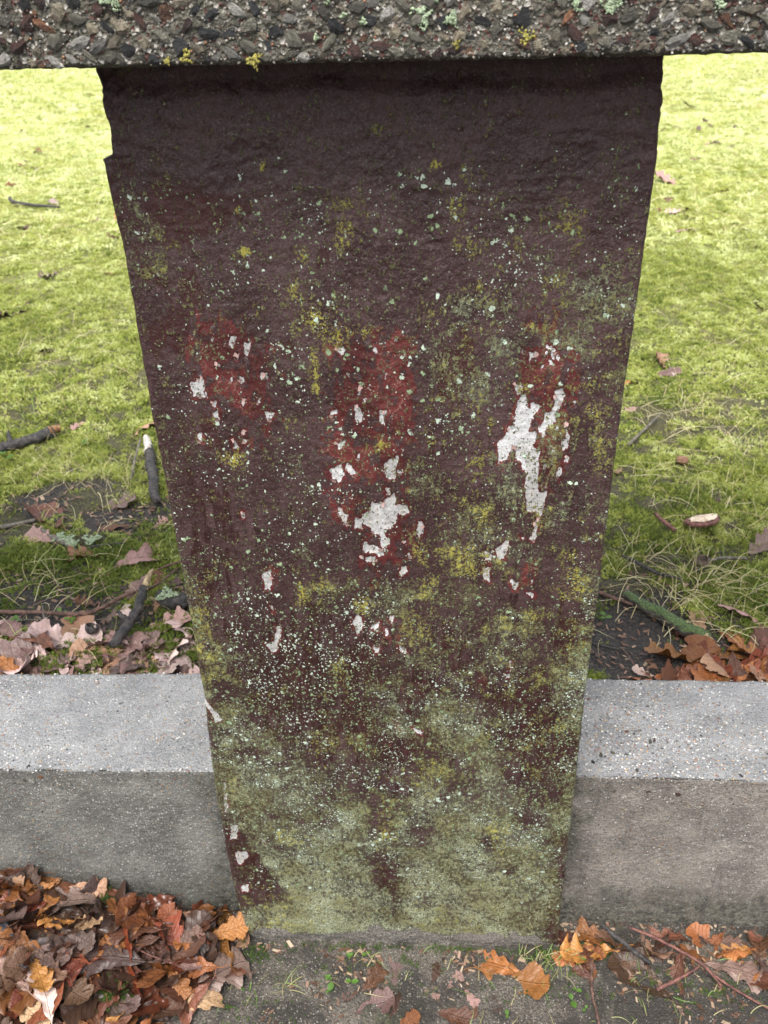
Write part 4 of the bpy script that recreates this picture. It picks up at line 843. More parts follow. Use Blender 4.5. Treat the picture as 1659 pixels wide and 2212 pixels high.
def leaf(heap, base, tip, col, var=None, roll=None, tilt=0.0, pct=70, gain=.35, label=None, group=None, limit=None, wide=1.0, cat='fallen leaf', name='oak_leaf', scale=1.12, merge=None):
    var = random.randrange(NV) if var is None else var
    me = leafvar(var, col); b = Vector((base[0], base[1], 0)); d = Vector((tip[0]-base[0], tip[1]-base[1], 0)); L = max(d.length*scale, .022)
    hd = math.atan2(d.y, d.x); roll = random.gauss(0, .35) if roll is None else roll
    M = Matrix.Rotation(hd, 4, 'Z') @ Matrix.Rotation(-tilt, 4, 'Y') @ Matrix.Rotation(roll, 4, 'X') @ Matrix.Diagonal((L, L*wide, L*.9, 1))
    co = np.empty(len(me.vertices)*3, np.float32); me.vertices.foreach_get('co', co); co = co.reshape(-1, 3)
    A = np.array(M); W = co @ A[:3, :3].T + np.array([b.x, b.y, 0])
    if limit:
        for _ in range(1):
            sh = limit(W)
            W += sh; b.x += sh[0]; b.y += sh[1]
    dz = heap.drop(W, pct, gain)
    if merge is not None:
        merge.append((W+np.array([0, 0, dz]), me, col)); return None
    o = link(name, me, None, None); M.translation = Vector((b.x, b.y, dz)); o.matrix_world = M
    o['category'] = cat
    if label: o['label'] = label
    if group: o['group'] = group
    return o
def lim_front(W):           # keep blades out of the kerb face and the pillar
    left = W[:, 0] < -.212; ymax = np.where(left | (W[:, 0] > .158), .634, .597)
    over = (W[:, 1]-ymax).max(); return np.array([0, -max(0, over-.002), 0])
def lim_back(W):
    under = (.790-W[:, 1]).max(); return np.array([0, max(0, under), 0])

# core of the heap: matted, broken leaf litter
gx = np.arange(-.75, -.19, .004); gy = np.arange(.30, .642, .004); GX, GY = np.meshgrid(gx, gy)
H = pile_h(GX, GY)-.012+.006*fbm(GX*30, GY*30, 120, 3); H = np.maximum(H, -.01)
s = NT('matted_leaf_litter'); n = s.noise(120, 5, .65); s.bump(n, .01)
s.fin(s.mix(s.step(n, .4, .65), (.022, .013, .009), (.11, .055, .03)), .7)
link('leaf_litter', mesh_np('leaf_litter', np.stack([GX, GY, H], -1).reshape(-1, 3), grid_faces(len(gx), len(gy)), True), s.m, None, kind='stuff', label='dark matted leaf litter deep inside the heap by the left kerb')
heap = Heap(-.8, .6, .25, .66, lambda X, Y: np.maximum(front_h(X, Y), pile_h(X, Y)-.006))
GP = 'oak leaves heaped against the left kerb'
FILL = ['orange', 'russet', 'dark', 'mauve', 'russet', 'orange', 'russet', 'dark', 'glossy', 'dark', 'russet', 'glossy', 'dark']
CW = {'orange': 'orange-brown', 'russet': 'russet', 'dark': 'dark brown', 'mauve': 'greyish mauve', 'pink': 'pinkish brown', 'tan': 'tan', 'glossy': 'shiny red-brown', 'palepink': 'pale pink'}
def merged_leaves(name, lst, lab):
    V = []; F = []; MI = []; U = []; Q = []; off = 0; cols = sorted({c for _, _, c in lst})
    for W, me, c in lst:
        n = len(me.vertices); f = np.array([list(p.vertices) for p in me.polygons if len(p.vertices) == 4], int)
        V.append(W); F.append(f+off); MI += [cols.index(c)]*len(f); off += n
        for nm, tgt in (('lu', U), ('lv', Q)):
            a = np.empty(n, np.float32); me.attributes[nm].data.foreach_get('value', a); tgt.append(a)
    me = mesh_np(name, np.concatenate(V), np.concatenate(F), True); fattr(me, 'lu', np.concatenate(U)); fattr(me, 'lv', np.concatenate(Q))
    for c in cols: me.materials.append(LMAT[c])
    me.polygons.foreach_set('material_index', np.array(MI, np.int32)); return link(name, me, None, None, kind='stuff', label=lab)
def fill_leaf(merge):
    while True:
        x = RNG.uniform(-.64, -.205); y = RNG.uniform(.36, .63)
        if pile_h(np.array([x]), np.array([y]))[0] < .008: continue
        if not merge and (x < -.53 or y < .455 or x < -.50+(.5-y)*.3): continue
        break
    a = RNG.normal(math.pi*.90, .8) if RNG.random() < .7 else RNG.uniform(0, 6.28); L = RNG.uniform(.036, .072); d = np.array([math.cos(a), math.sin(a)])*L
    b = np.array([x, y])-d*.5; c = FILL[int(RNG.integers(len(FILL)))]; roll = RNG.normal(0, .75)
    zx = 'near pillar' if x > -.27 else 'right of middle' if x > -.34 else 'left of middle' if x > -.42 else 'by photo edge'
    zy = 'at the kerb' if y > .59 else 'high up' if y > .55 else 'midway' if y > .50 else 'low down'
    leaf(heap, b, b+d, c, roll=roll, tilt=RNG.normal(.0, .42), pct=58, gain=.22, limit=lim_front, group=GP, merge=UNDER if merge else None,
         label='%s oak leaf %s in the left heap, %s %s' % (CW[c], 'lying flat' if abs(roll) < .35 else 'on edge' if abs(roll) > .9 else 'tilted', zy, zx))
UNDER = []
for _ in range(190): fill_leaf(True)
merged_leaves('leaf_litter', UNDER, 'lower layers of oak leaves pressed together inside the left heap')
for _ in range(92): fill_leaf(False)
HERO = [ # colour, tip, base, label, variant, roll
('black', (-.4846, .5622), (-.4676, .5484), 'wet blue-black leaf scrap at the left edge of the leaf heap', 0, .2),
('black', (-.448, .5262), (-.4666, .5445), 'second wet black leaf scrap just below and right of the blue-black one', 3, .2),
('tan', (-.4828, .6108), (-.4986, .6131), 'rounded tan leaf tip poking up highest against the left kerb at the photo edge', 5, .9),
('dark', (-.2666, .5793), (-.3158, .5478), 'long dark grey-brown leaf lying under the orange spotted leaf near the pillar', 6, 0),
('mauve', (-.3795, .5528), (-.4208, .5704), 'mauve leaf folded upward in the middle of the left heap', 2, .6),
('mauve', (-.4098, .5312), (-.4571, .5549), 'long greyish mauve leaf slanting down to the right at the left of the heap', 9, -.3),
('russet', (-.3777, .6126), (-.329, .6134), 'dark orange curled leaf touching the left kerb face above the heap', 7, .5),
('tan', (-.2862, .6138), (-.2974, .6186), 'small rounded tan leaf tip standing against the left kerb face', 5, .5),
('tan', (-.2154, .5969), (-.2391, .6265), 'small tan leaf wedged in the corner of pillar and left kerb', 1, .5),
('mauve', (-.4393, .5986), (-.3765, .6026), 'long mauve-brown leaf lying along the top of the heap by the left kerb', 8, .35),
('tan', (-.3925, .6223), (-.4384, .6202), 'light tan oak leaf leaning on the left kerb at the top of the heap', 4, .4),
('orange', (-.4463, .5759), (-.4047, .5771), 'bright orange round-lobed leaf in the upper left of the heap', 0, .2),
('tan', (-.4037, .5739), (-.3702, .5885), 'pale tan leaf with round tip in the upper middle of the heap', 3, .2),
('russet', (-.365, .5697), (-.3086, .5774), 'wide dark russet leaf cupped open in the middle of the heap', 10, .2),
('orange', (-.3783, .5548), (-.3325, .559), 'orange-brown leaf lying below the wide cupped russet leaf', 11, 0),
('dark', (-.3762, .4995), (-.4226, .5208), 'large flat dark brown leaf low in the left heap beside green moss', 6, 0),
('orange', (-.3736, .5378), (-.3839, .5198), 'small light orange leaf tip under the broad mauve leaf', 1, 0),
('mauve', (-.393, .5422), (-.3122, .5404), 'broad mauve-grey leaf spread level across the centre of the heap', 4, 0),
('mauve', (-.3196, .4983), (-.3552, .5189), 'jagged mauve leaf low in the heap right of the green moss', 2, .1),
('orange', (-.3081, .4817), (-.3007, .5173), 'narrow orange leaf standing near the bottom edge of the photo', 13, .7),
('orange', (-.2192, .6051), (-.2593, .5889), 'orange black-spotted leaf reaching to the foot of the pillar', 12, .3),
('orange', (-.2898, .5712), (-.2582, .5966), 'orange leaf with dark spots standing slanted in the right of the heap', 0, .3),
('pink', (-.2612, .5467), (-.2973, .5578), 'pinkish leaf lying above the bright orange leaf in the heap', 3, 0),
('tan', (-.2355, .5248), (-.2796, .5097), 'thin tan curled leaf at the lower right edge of the heap', 8, .4),
('orange', (-.2713, .52), (-.3007, .5505), 'bright orange blotchy leaf just left of the large mauve lobed leaf', 4, .1),
('tan', (-.4149, .4741), (-.4568, .5011), 'tan-brown leaf at the bottom left corner of the heap', 11, .1),
('pink', (-.4753, .5333), (-.4327, .4952), 'pinkish brown ragged leaf slanting down at the left photo edge', 2, .2),
('glossy', (-.392, .5227), (-.4293, .5413), 'shiny wet red-brown leaf beside the pale pink narrow leaf', 5, .3),
('orange', (-.42, .5031), (-.4505, .5428), 'bright orange leaf half under the pale pink narrow leaf', 3, 0),
('palepink', (-.4374, .5255), (-.3989, .4714), 'pale pink narrow leaf standing out at the lower left of the heap', 13, .5),
('mauve', (-.2080, .5712), (-.2739, .5200), 'large mauve-grey round-lobed leaf at the right edge of the heap beside the pillar foot', 4, 0),
]
for col, tip, base, lab, var, roll in HERO:
    big = 'large mauve-grey' in lab
    leaf(heap, base, tip, col, var, roll, pct=82, gain=.1, label=lab, limit=None if big else lim_front, wide=1.25 if big else 1.0, scale=1.0 if big else 1.15)
FR = [
('tan', (.2119, .628), (.3004, .6089), 'light tan oak leaf with pointed lobes leaning on the right kerb face', 1, .55, .0),
('dark', (.230, .5932), (.2852, .5417), 'large dark wet leaf flattened on the ground right of the pillar', 6, 0, 0),
('orange', (.1665, .5895), (.2419, .6002), 'orange-brown crumpled oak leaf on the ground at the right foot of the pillar', 3, .2, 0),
('russet', (.2799, .6156), (.3323, .6159), 'russet leaf along the right kerb just behind the red twig', 8, .5, 0),
('orange', (.3087, .5985), (.362, .5954), 'small yellow-orange curled leaf under the upright round brown leaf', 0, .3, 0),
('pink', (.3372, .613), (.3541, .6092), 'round pinkish brown leaf end standing upright against the right kerb', 5, .9, .5),
('orange', (.3578, .5984), (.4046, .6068), 'curled orange leaf at the right photo edge against the right kerb', 10, .5, 0),
('russet', (.395, .62), (.43, .615), 'russet leaf cut by the right photo edge near the kerb', 2, .3, 0),
('pink', (.405, .5656), (.334, .5874), 'large pinkish round-lobed leaf at the right photo edge in front of the kerb', 4, 0, 0),
('russet', (.1634, .6142), (.1893, .599), 'small dark russet leaf tucked between pillar and right kerb', 7, .4, 0),
('orange', (.0658, .5942), (.121, .5712), 'bright orange ragged leaf on the ground touching the pillar front', 11, .1, 0),
('orange', (.1449, .5528), (.0618, .5709), 'long orange-brown leaf on the ground below the bright ragged one', 2, .2, 0),
('mauve', (-.0312, .5761), (-.0333, .5468), 'purple-brown leaf lying below the middle of the pillar', 5, .1, 0),
('pink', (.0454, .5663), (.0274, .5488), 'small pinkish leaf in front of the pillar beside a dark scrap', 9, .1, 0),
('pink', (.0644, .5258), (.0475, .5504), 'small pink lobed leaf lying on damp ground below the long orange leaf', 4, .1, 0),
('orange', (-.0047, .5173), (-.0300, .5028), 'orange leaf tip at the bottom photo edge below the pillar', 1, .4, .2),
('dark', (-.0249, .5395), (-.0374, .511), 'curled dark grey leaf at the bottom below the purple-brown leaf', 13, .8, 0),
('russet', (-.0472, .5719), (-.0721, .5365), 'narrow russet leaf on the ground left of the purple-brown leaf', 13, .3, 0),
('pink', (-.035, .5353), (-.0787, .5166), 'pale pinkish flat leaf beside the narrow russet leaf', 6, .1, 0),
('pink', (-.092, .533), (-.074, .542), 'tiny pink leaf scrap between seedlings and the narrow russet leaf', 9, .1, 0),
('russet', (.0604, .5126), (.0123, .5224), 'thin red-brown leaf strip near the bottom photo edge', 13, .2, 0),
('pink', (.0178, .5382), (.0001, .5471), 'small pink leaf scrap right of the purple-brown leaf', 0, .1, 0),
('mauve', (.085, .5269), (.0806, .5439), 'small mauve leaf scrap right of the small pink lobed leaf', 9, .1, 0),
('dark', (.0206, .5792), (.010, .5535), 'dark brown crumbled leaf close under the pillar front', 7, .2, 0),
('orange', (.197, .566), (.194, .556), 'tiny orange leaf scrap on the dark ground beside the thin upright twig', 9, .1, 0),
]
for k in range(22):
    x = RNG.uniform(.185, .47); y = RNG.uniform(.585, .628); a = RNG.normal(3.14 if k % 2 else 0, .7); L = RNG.uniform(.03, .06); d = np.array([math.cos(a), math.sin(a)])*L
    c_ = random.choice(['russet', 'dark', 'orange', 'russet', 'orange'])
    leaf(heap, (x, y), (x+d[0], y+d[1]), c_, tilt=RNG.normal(0, .3), pct=65, gain=.3, limit=lim_front, group='oak leaves along the foot of the right kerb', label='%s oak leaf along the right kerb foot, %s' % (CW[c_], 'close to the pillar' if x < .27 else 'in the middle' if x < .36 else 'near the photo edge'))
for col, tip, base, lab, var, roll, tilt in FR:
    leaf(heap, base, tip, col, var, roll, tilt, pct=72, gain=.4, label=lab, limit=lim_front, scale=1.05)

# ------------------------------------------------------------------ leaves behind the kerbs
heapb = Heap(-1.3, 1.1, .78, 2.2, lambda X, Y: lawn_h(X, Y)+.002)
GB = 'oak leaves caught behind the left kerb'; GR = 'oak leaves caught behind the right kerb'; GL = 'oak leaves scattered over the lawn'
UB = []
for k in range(56):
    x = RNG.uniform(-.64, -.27); y = .80+abs(RNG.normal(0, .045)); a = RNG.uniform(0, 6.28); L = RNG.uniform(.04, .078); d = np.array([math.cos(a), math.sin(a)])*L
    c_ = random.choice(['pink', 'mauve', 'pink', 'palepink', 'palepink', 'tan', 'pink']); leaf(heapb, (x, y), (x+d[0], y+d[1]), c_, tilt=RNG.normal(.05, .2), pct=70, gain=.3, limit=lim_back, group=GB, merge=UB if k < 28 else None, label='%s oak leaf %s behind left kerb, %s' % (CW[c_], 'at the very edge' if y < .83 else 'slightly back', 'close to the pillar' if x > -.38 else 'in the middle stretch' if x > -.5 else 'near the left photo edge'))
for k in range(40):
    x = RNG.uniform(.33, .60); y = .80+abs(RNG.normal(0, .04)); a = RNG.uniform(0, 6.28); L = RNG.uniform(.04, .075); d = np.array([math.cos(a), math.sin(a)])*L
    c_ = random.choice(['russet', 'orange', 'orange', 'russet', 'tan', 'glossy']); leaf(heapb, (x, y), (x+d[0], y+d[1]), c_, tilt=RNG.normal(.1, .25), pct=70, gain=.3, limit=lim_back, group=GR, merge=UB if k < 20 else None, label='%s oak leaf %s behind right kerb, %s' % (CW[c_], 'at the very edge' if y < .83 else 'slightly back', 'next to bare soil' if x < .42 else 'near the right photo edge'))
merged_leaves('leaf_litter', UB, 'lower layer of oak leaves pressed along the back edges of both kerbs')
BK = [
('mauve', (-.564, .8384), (-.4621, .8227), 'long grey-mauve leaf lying along the back edge of the left kerb', 6),
('orange', (-.5532, .8213), (-.514, .8003), 'bright orange leaf under the long grey-mauve leaf behind the left kerb', 0),
('pink', (-.5996, .9206), (-.5429, .8669), 'big pinkish lobed leaf at the left photo edge behind the kerb', 4),
('russet', (-.559, .8934), (-.4916, .8471), 'russet and pink leaf between the big pinkish and the pale pink one', 11),
('palepink', (-.4485, .8813), (-.5165, .8805), 'bright pale pink pointed leaf behind the left kerb', 1),
('mauve', (-.4783, .8298), (-.4627, .8681), 'mauve leaf right of the pale pink pointed leaf', 3),
('pink', (-.3896, .8743), (-.4084, .8235), 'pink leaf with round lobes standing near the kerb left of the pillar', 5),
('palepink', (-.3253, .82), (-.3565, .8005), 'pale pink leaf hanging over the left kerb back edge', 2),
('mauve', (-.4013, .8116), (-.3535, .8317), 'greyish mauve leaf against the kerb back edge near the pillar', 4),
('palepink', (-.2941, .818), (-.3177, .8062), 'whitish crumpled leaf on the left kerb edge touching the pillar', 9),
('pink', (-.3379, .9267), (-.3983, .8982), 'large pink pointed oak leaf beside the pillar right of the broken stick', 1),
('pink', (-.4228, .9754), (-.4131, 1.0354), 'pink leaf behind the pale end of the broken stick', 10),
('palepink', (-.4379, .9514), (-.41, .9158), 'pale pink lobed leaf left of the broken dark stick', 4),
('pink', (-.4121, 1.0828), (-.4767, 1.0447), 'long pinkish curled leaf near the pillar above the broken stick', 8),
('russet', (-.5027, .9565), (-.4613, .9628), 'reddish leaf lying on the long thin brown twig', 3),
('mauve', (-.4416, .9427), (-.4611, .9204), 'small mauve leaf below the thin twig end', 0),
('pink', (-.4614, .9111), (-.4306, .8923), 'narrow pink leaf lying below the small mauve leaf', 13),
('tan', (-.3835, .9758), (-.3884, .9461), 'tan narrow leaf right of the pale broken stick end', 13),
('russet', (-.4053, 1.0355), (-.4051, 1.0065), 'small russet oval leaf above the broken stick', 5),
('mauve', (-.3666, 1.0132), (-.3919, 1.0067), 'mauve leaf touching the pillar edge above the lichen-green lump', 2),
('mauve', (-.4405, .9967), (-.4634, .9791), 'mauve leaf left of the broken stick tip', 4),
('pink', (-.4453, .8529), (-.4604, .8129), 'pinkish brown leaf in front of moss behind the left kerb', 11),
('russet', (-.6662, 1.2183), (-.5949, 1.1509), 'rust-red pointed leaf standing on bare soil at the left', 1),
('mauve', (-.5067, 1.2482), (-.5641, 1.2311), 'smooth oval purple leaf on the soil left of the pillar', 14),
('pink', (-.6445, 1.1317), (-.5846, 1.1173), 'pink folded leaf below the rust-red pointed leaf', 7),
('russet', (-.5502, 1.0678), (-.4954, 1.0786), 'brown curled leaf below the grey-green lichen twig', 8),
('pink', (-.4344, 1.1907), (-.4503, 1.1611), 'small pink leaf close to the pillar edge on the soil', 3),
('russet', (-.5344, 1.1666), (-.4911, 1.1668), 'reddish brown curled leaf right of the lichen twig', 10),
('tan', (-.5514, 1.5609), (-.5855, 1.4981), 'light tan leaf above the black and white stick beside the pillar', 4),
('pink', (-.7118, 1.5324), (-.6884, 1.5657), 'pinkish leaf in the moss right of the dark branch', 13),
('mauve', (-.7741, 1.3007), (-.73, 1.31), 'dull purple leaf at the left photo edge above the soil', 2),
('mauve', (.5454, 1.1282), (.4947, 1.0984), 'mauve pointed leaf on moss at the right photo edge', 1),
('pink', (.4252, .9649), (.470, .920), 'large light pink-brown oak leaf lying above the russet leaves on the right', 4),
('orange', (.2991, .8494), (.3806, .8596), 'long orange-brown oak leaf lying across the black soil on the right', 1),
('orange', (.2681, .8039), (.3186, .8321), 'bright orange leaf at the kerb back edge beside bare soil', 0),
('tan', (.3647, .8436), (.3941, .8112), 'round tan-red leaf standing at the right kerb back edge', 5),
('russet', (.3249, .8194), (.3667, .8416), 'russet leaf behind the bright orange one at the right kerb', 3),
('orange', (.4101, .9184), (.4216, .8627), 'slim orange-brown leaf rising left of the dark russet ones', 13),
('russet', (.463, .9017), (.4172, .8602), 'dark russet curled leaf at the right photo edge', 7),
('palepink', (.271, .8337), (.2946, .8233), 'small pale pink leaf left of the bright orange leaf on the right', 9),
('tan', (.3765, .9449), (.3767, .8994), 'small tan leaf with a pale side at the cut end of the mossy stick', 13),
('russet', (.3425, .906), (.3707, .8757), 'thin red-brown leaf on the black soil below the mossy stick', 13),
('orange', (.438, 1.7493), (.4782, 1.7553), 'orange leaf under dead grass beside the right pillar edge', 8),
('pink', (.4137, 1.607), (.440, 1.620), 'pink leaf in the moss close to the right pillar edge', 5),
('mauve', (.6831, 2.0661), (.708, 2.0442), 'mauve leaf lying on open moss right of the pillar, farther of two', 4),
('mauve', (.6395, 1.8737), (.6677, 1.8804), 'purple-brown leaf on open moss right of the pillar, nearer of two', 2),
]
for col, tip, base, lab, var in BK:
    leaf(heapb, base, tip, col, var, pct=78, gain=.3, tilt=random.gauss(.08, .12), label=lab, limit=lim_back, scale=1.15)
FARL = [('orange', (-1.8947, 3.9873), (-1.8447, 4.0092)), ('palepink', (-1.5613, 3.6326), (-1.5077, 3.6074)), ('russet', (-2.1272, 4.8978), (-2.0655, 4.855)), ('pink', (-1.1273, 3.0451), (-1.079, 3.0108)), ('pink', (.9785, 3.8871), (1.0706, 3.8067)),
 ('pink', (1.4525, 4.7726), (1.54, 4.83)), ('orange', (.932, 3.219), (.9894, 3.2334)), ('pink', (.8705, 3.0534), (.9323, 3.034)), ('pink', (1.7064, 6.2309), (1.7631, 6.1626)), ('russet', (-1.1233, 2.3334), (-1.1202, 2.2926)), ('orange', (-.9996, 2.625), (-.9656, 2.5988)),
 ('dark', (-1.1518, 2.1965), (-1.0801, 2.2317)), ('mauve', (-1.1771, 2.558), (-1.1384, 2.6303)), ('pink', (.874, 2.2456), (.903, 2.2259)), ('tan', (.3434, 1.3451), (.3611, 1.3622))]
for k in range(120):
    x, y = wedge(1, 1.3, 8.5, .1, .8); a = RNG.uniform(0, 6.28); L = RNG.uniform(.035, .07); FARL.append((random.choice(['pink', 'palepink', 'orange', 'russet', 'mauve', 'tan', 'pink']), (x[0], y[0]), (x[0]+L*math.cos(a), y[0]+L*math.sin(a))))
heapf = Heap(-5, 5, 1.2, 9, lambda X, Y: lawn_h(X, Y)+.007+.006*sstep(Y, 2.5, 5), .02)
UF = []
for i, (col, tip, base) in enumerate(FARL):
    x, y = base
    leaf(heapf, base, tip, col, pct=60, gain=0, tilt=random.gauss(.1, .2), group=GL, merge=UF if i > 62 else None, label='%s oak leaf on open lawn %s of the pillar, %s' % (CW[col], 'left' if x < 0 else 'right', 'beside the first moss' if y < 2 else 'a few steps out' if y < 3 else 'half way out' if y < 4.5 else 'far off'))
merged_leaves('leaf_scatter', UF, 'many small faded leaves scattered far out on the lawn')

# ------------------------------------------------------------------ sticks and twigs
def bark_mat(name, a, b, moss=None, rough=.7):
    s = NT(name); n = s.noise(120, 5, .65, s.mapv((1, 1, 1))); f = s.noise(500, 3, .6)
    c = s.mix(s.step(n, .38, .62), a, b); c = s.mix(s.mul(s.step(f, .5, .65), .5), c, tuple(x*.4 for x in a))
    if moss:
        nz = s.sep(s.t.nodes.new('ShaderNodeNewGeometry').outputs['Normal'])[2]
        m = s.step(s.add(nz, s.mul(s.sub(n, .5), 1.5)), moss[0], moss[0]+.3); c = s.mix(m, c, s.mix(s.step(f, .4, .6), moss[1], moss[2]))
    s.bump(s.add(n, s.mul(f, .5)), .003); return s.fin(c, rough)
BK_DARK = bark_mat('dark_bark', (.012, .011, .012), (.055, .048, .044)); BK_BROWN = bark_mat('twig_bark', (.055, .028, .02), (.14, .075, .055)); BK_RED = bark_mat('red_twig_bark', (.08, .03, .025), (.20, .085, .065))
BK_GREY = bark_mat('grey_twig_bark', (.07, .06, .05), (.17, .15, .12)); BK_MOSS = bark_mat('mossy_bark', (.02, .018, .015), (.07, .058, .045), (.35, (.022, .04, .010), (.075, .12, .032)))
WOODEND = bark_mat('pale_broken_wood', (.22, .15, .08), (.46, .35, .20)); WHITEBARK = bark_mat('white_peeled_wood', (.26, .23, .19), (.60, .57, .51)); ORANGEEND = bark_mat('orange_wood_end', (.12, .055, .02), (.28, .15, .065))
def tube(name, pts, radii, mat, parent=None, seed=0, seg=14, rough=.18, sub=9, cap=True, **props):
    if name in ('fallen_branch', 'fallen_stick', 'broken_stick', 'broken_end', 'peeled_end', 'split_tip'): radii = [q*.78 for q in radii]
    pts = [Vector(p) for p in pts]; P = []; R_ = []
    for i in range(len(pts)-1):
        p0 = pts[max(i-1, 0)]; p1 = pts[i]; p2 = pts[i+1]; p3 = pts[min(i+2, len(pts)-1)]
        for k in range(sub):
            t = k/sub; q = .5*((2*p1)+(p2-p0)*t+(2*p0-5*p1+4*p2-p3)*t*t+(3*p1-p0-3*p2+p3)*t**3); P.append(q); R_.append(radii[i]*(1-t)+radii[i+1]*t)
    P.append(pts[-1]); R_.append(radii[-1]); P = np.array([list(p) for p in P]); R_ = np.array(R_); n = len(P)
    T = np.gradient(P, axis=0); T /= np.linalg.norm(T, axis=1)[:, None]+1e-9; up = np.array([0, 0, 1.]); A = np.cross(T, up); A /= np.linalg.norm(A, axis=1)[:, None]+1e-9; B = np.cross(A, T)
    P = P+(A*fbm(np.arange(n)*.5, np.arange(n)*0+seed, seed, 2)[:, None]*R_[:, None]*.35)
    a = np.linspace(0, 2*np.pi, seg, endpoint=False); J, I = np.meshgrid(a, np.arange(n))
    rr = R_[:, None]*(1+rough*fbm(np.cos(J)*2.2+seed, np.sin(J)*2.2+I*.25, seed+3, 4, .65)*1.3)
    V = P[:, None]+A[:, None]*(np.cos(J)*rr)[..., None]+B[:, None]*(np.sin(J)*rr)[..., None]; V = V.reshape(-1, 3)
    F = grid_faces(seg, n, True)
    c0 = len(V); V = np.concatenate([V, P[:1]-T[:1]*R_[0]*.3, P[-1:]+T[-1:]*R_[-1]*.3])
    tri = [(c0, (j+1) % seg, j) for j in range(seg)]+[(c0+1, (n-1)*seg+j, (n-1)*seg+(j+1) % seg) for j in range(seg)]
    me = bpy.data.meshes.new(name); me.from_pydata([tuple(v) for v in V], [], [tuple(int(i) for i in f) for f in F]+tri); me.update()
    for p in me.polygons: p.use_smooth = True
    return link(name, me, mat, parent, **props)
def lz(x, y, d=.006): return float(lawn_h(np.array([x]), np.array([y]))[0])+d
def gz(x, y, d=.003): return float(front_h(np.array([x]), np.array([y]))[0])+d
def on(f, pts, d): return [(x, y, f(x, y, d)) for x, y in pts]
ST = 'stick'
o = tube('fallen_branch', on(lz, [(-.90, 1.38), (-.827, 1.41), (-.796, 1.441), (-.759, 1.474), (-.742, 1.496)], .014), [.011, .012, .013, .0155, .016], BK_DARK, seed=1, rough=.3, label='thick dark rotten branch in the moss at the left photo edge', category=ST)
tube('broken_end', [(-.746, 1.492, lz(-.746, 1.492, .016)), (-.730, 1.508, lz(-.73, 1.508, .016))], [.0145, .009], ORANGEEND, o, seed=2)
o = tube('fallen_stick', on(lz, [(-.522, 1.412), (-.505, 1.36), (-.484, 1.305), (-.470, 1.26), (-.455, 1.228)], .014), [.010, .0125, .012, .0105, .008], BK_DARK, seed=4, rough=.25, label='black stick with peeled white end beside the left pillar edge', category=ST)
tube('peeled_end', [(-.541, 1.462, lz(-.54, 1.46, .018)), (-.530, 1.432, lz(-.53, 1.43, .017)), (-.519, 1.402, lz(-.52, 1.4, .015))], [.006, .009, .0105], WHITEBARK, o, seed=5)
o = tube('broken_stick', on(lambda x, y, d: lz(x, y, d)+max(0, (y-.85))*.12, [(-.410, .846), (-.405, .875), (-.398, .906), (-.397, .938), (-.398, .955)], .026), [.0085, .0088, .0088, .0080, .0075], BK_DARK, seed=7, rough=.2, label='black broken stick with a pale split tip standing in the leaves left of the pillar', category=ST)
tube('split_tip', [(-.3975, .950, lz(-.398, .95, .026)+.012), (-.397, .972, lz(-.398, .97, .028)+.014), (-.394, .992, lz(-.398, .98, .028)+.016)], [.0070, .006, .002], WOODEND, o, seed=8, rough=.4)
o = tube('mossy_stick', on(lz, [(.288, .985), (.308, .962), (.327, .942), (.347, .92), (.368, .896), (.376, .884)], .011), [.006, .0085, .010, .0105, .0105, .009], BK_MOSS, seed=9, rough=.25, label='mossy green stick lying on black soil behind the right kerb', category=ST)
tube('cut_end', [(.3735, .888, lz(.374, .888, .011)), (.382, .876, lz(.38, .876, .010))], [.0088, .0045], WOODEND, o, seed=10, rough=.3)
for par, pts, rad in [('a', [(-.80, 1.437, lz(-.8, 1.437, .016)), (-.806, 1.45, lz(-.8, 1.45, .03)), (-.81, 1.458, lz(-.8, 1.45, .036))], [.006, .0035, .001]),
                      ('b', [(-.402, .888, lz(-.402, .888, .034)), (-.412, .893, lz(-.402, .888, .042)), (-.418, .899, lz(-.402, .888, .046))], [.005, .003, .0008])]:
    tube('side_stub', pts, rad, BK_DARK, bpy.data.objects['fallen_branch' if par == 'a' else 'broken_stick'], seed=14, rough=.3, seg=8)
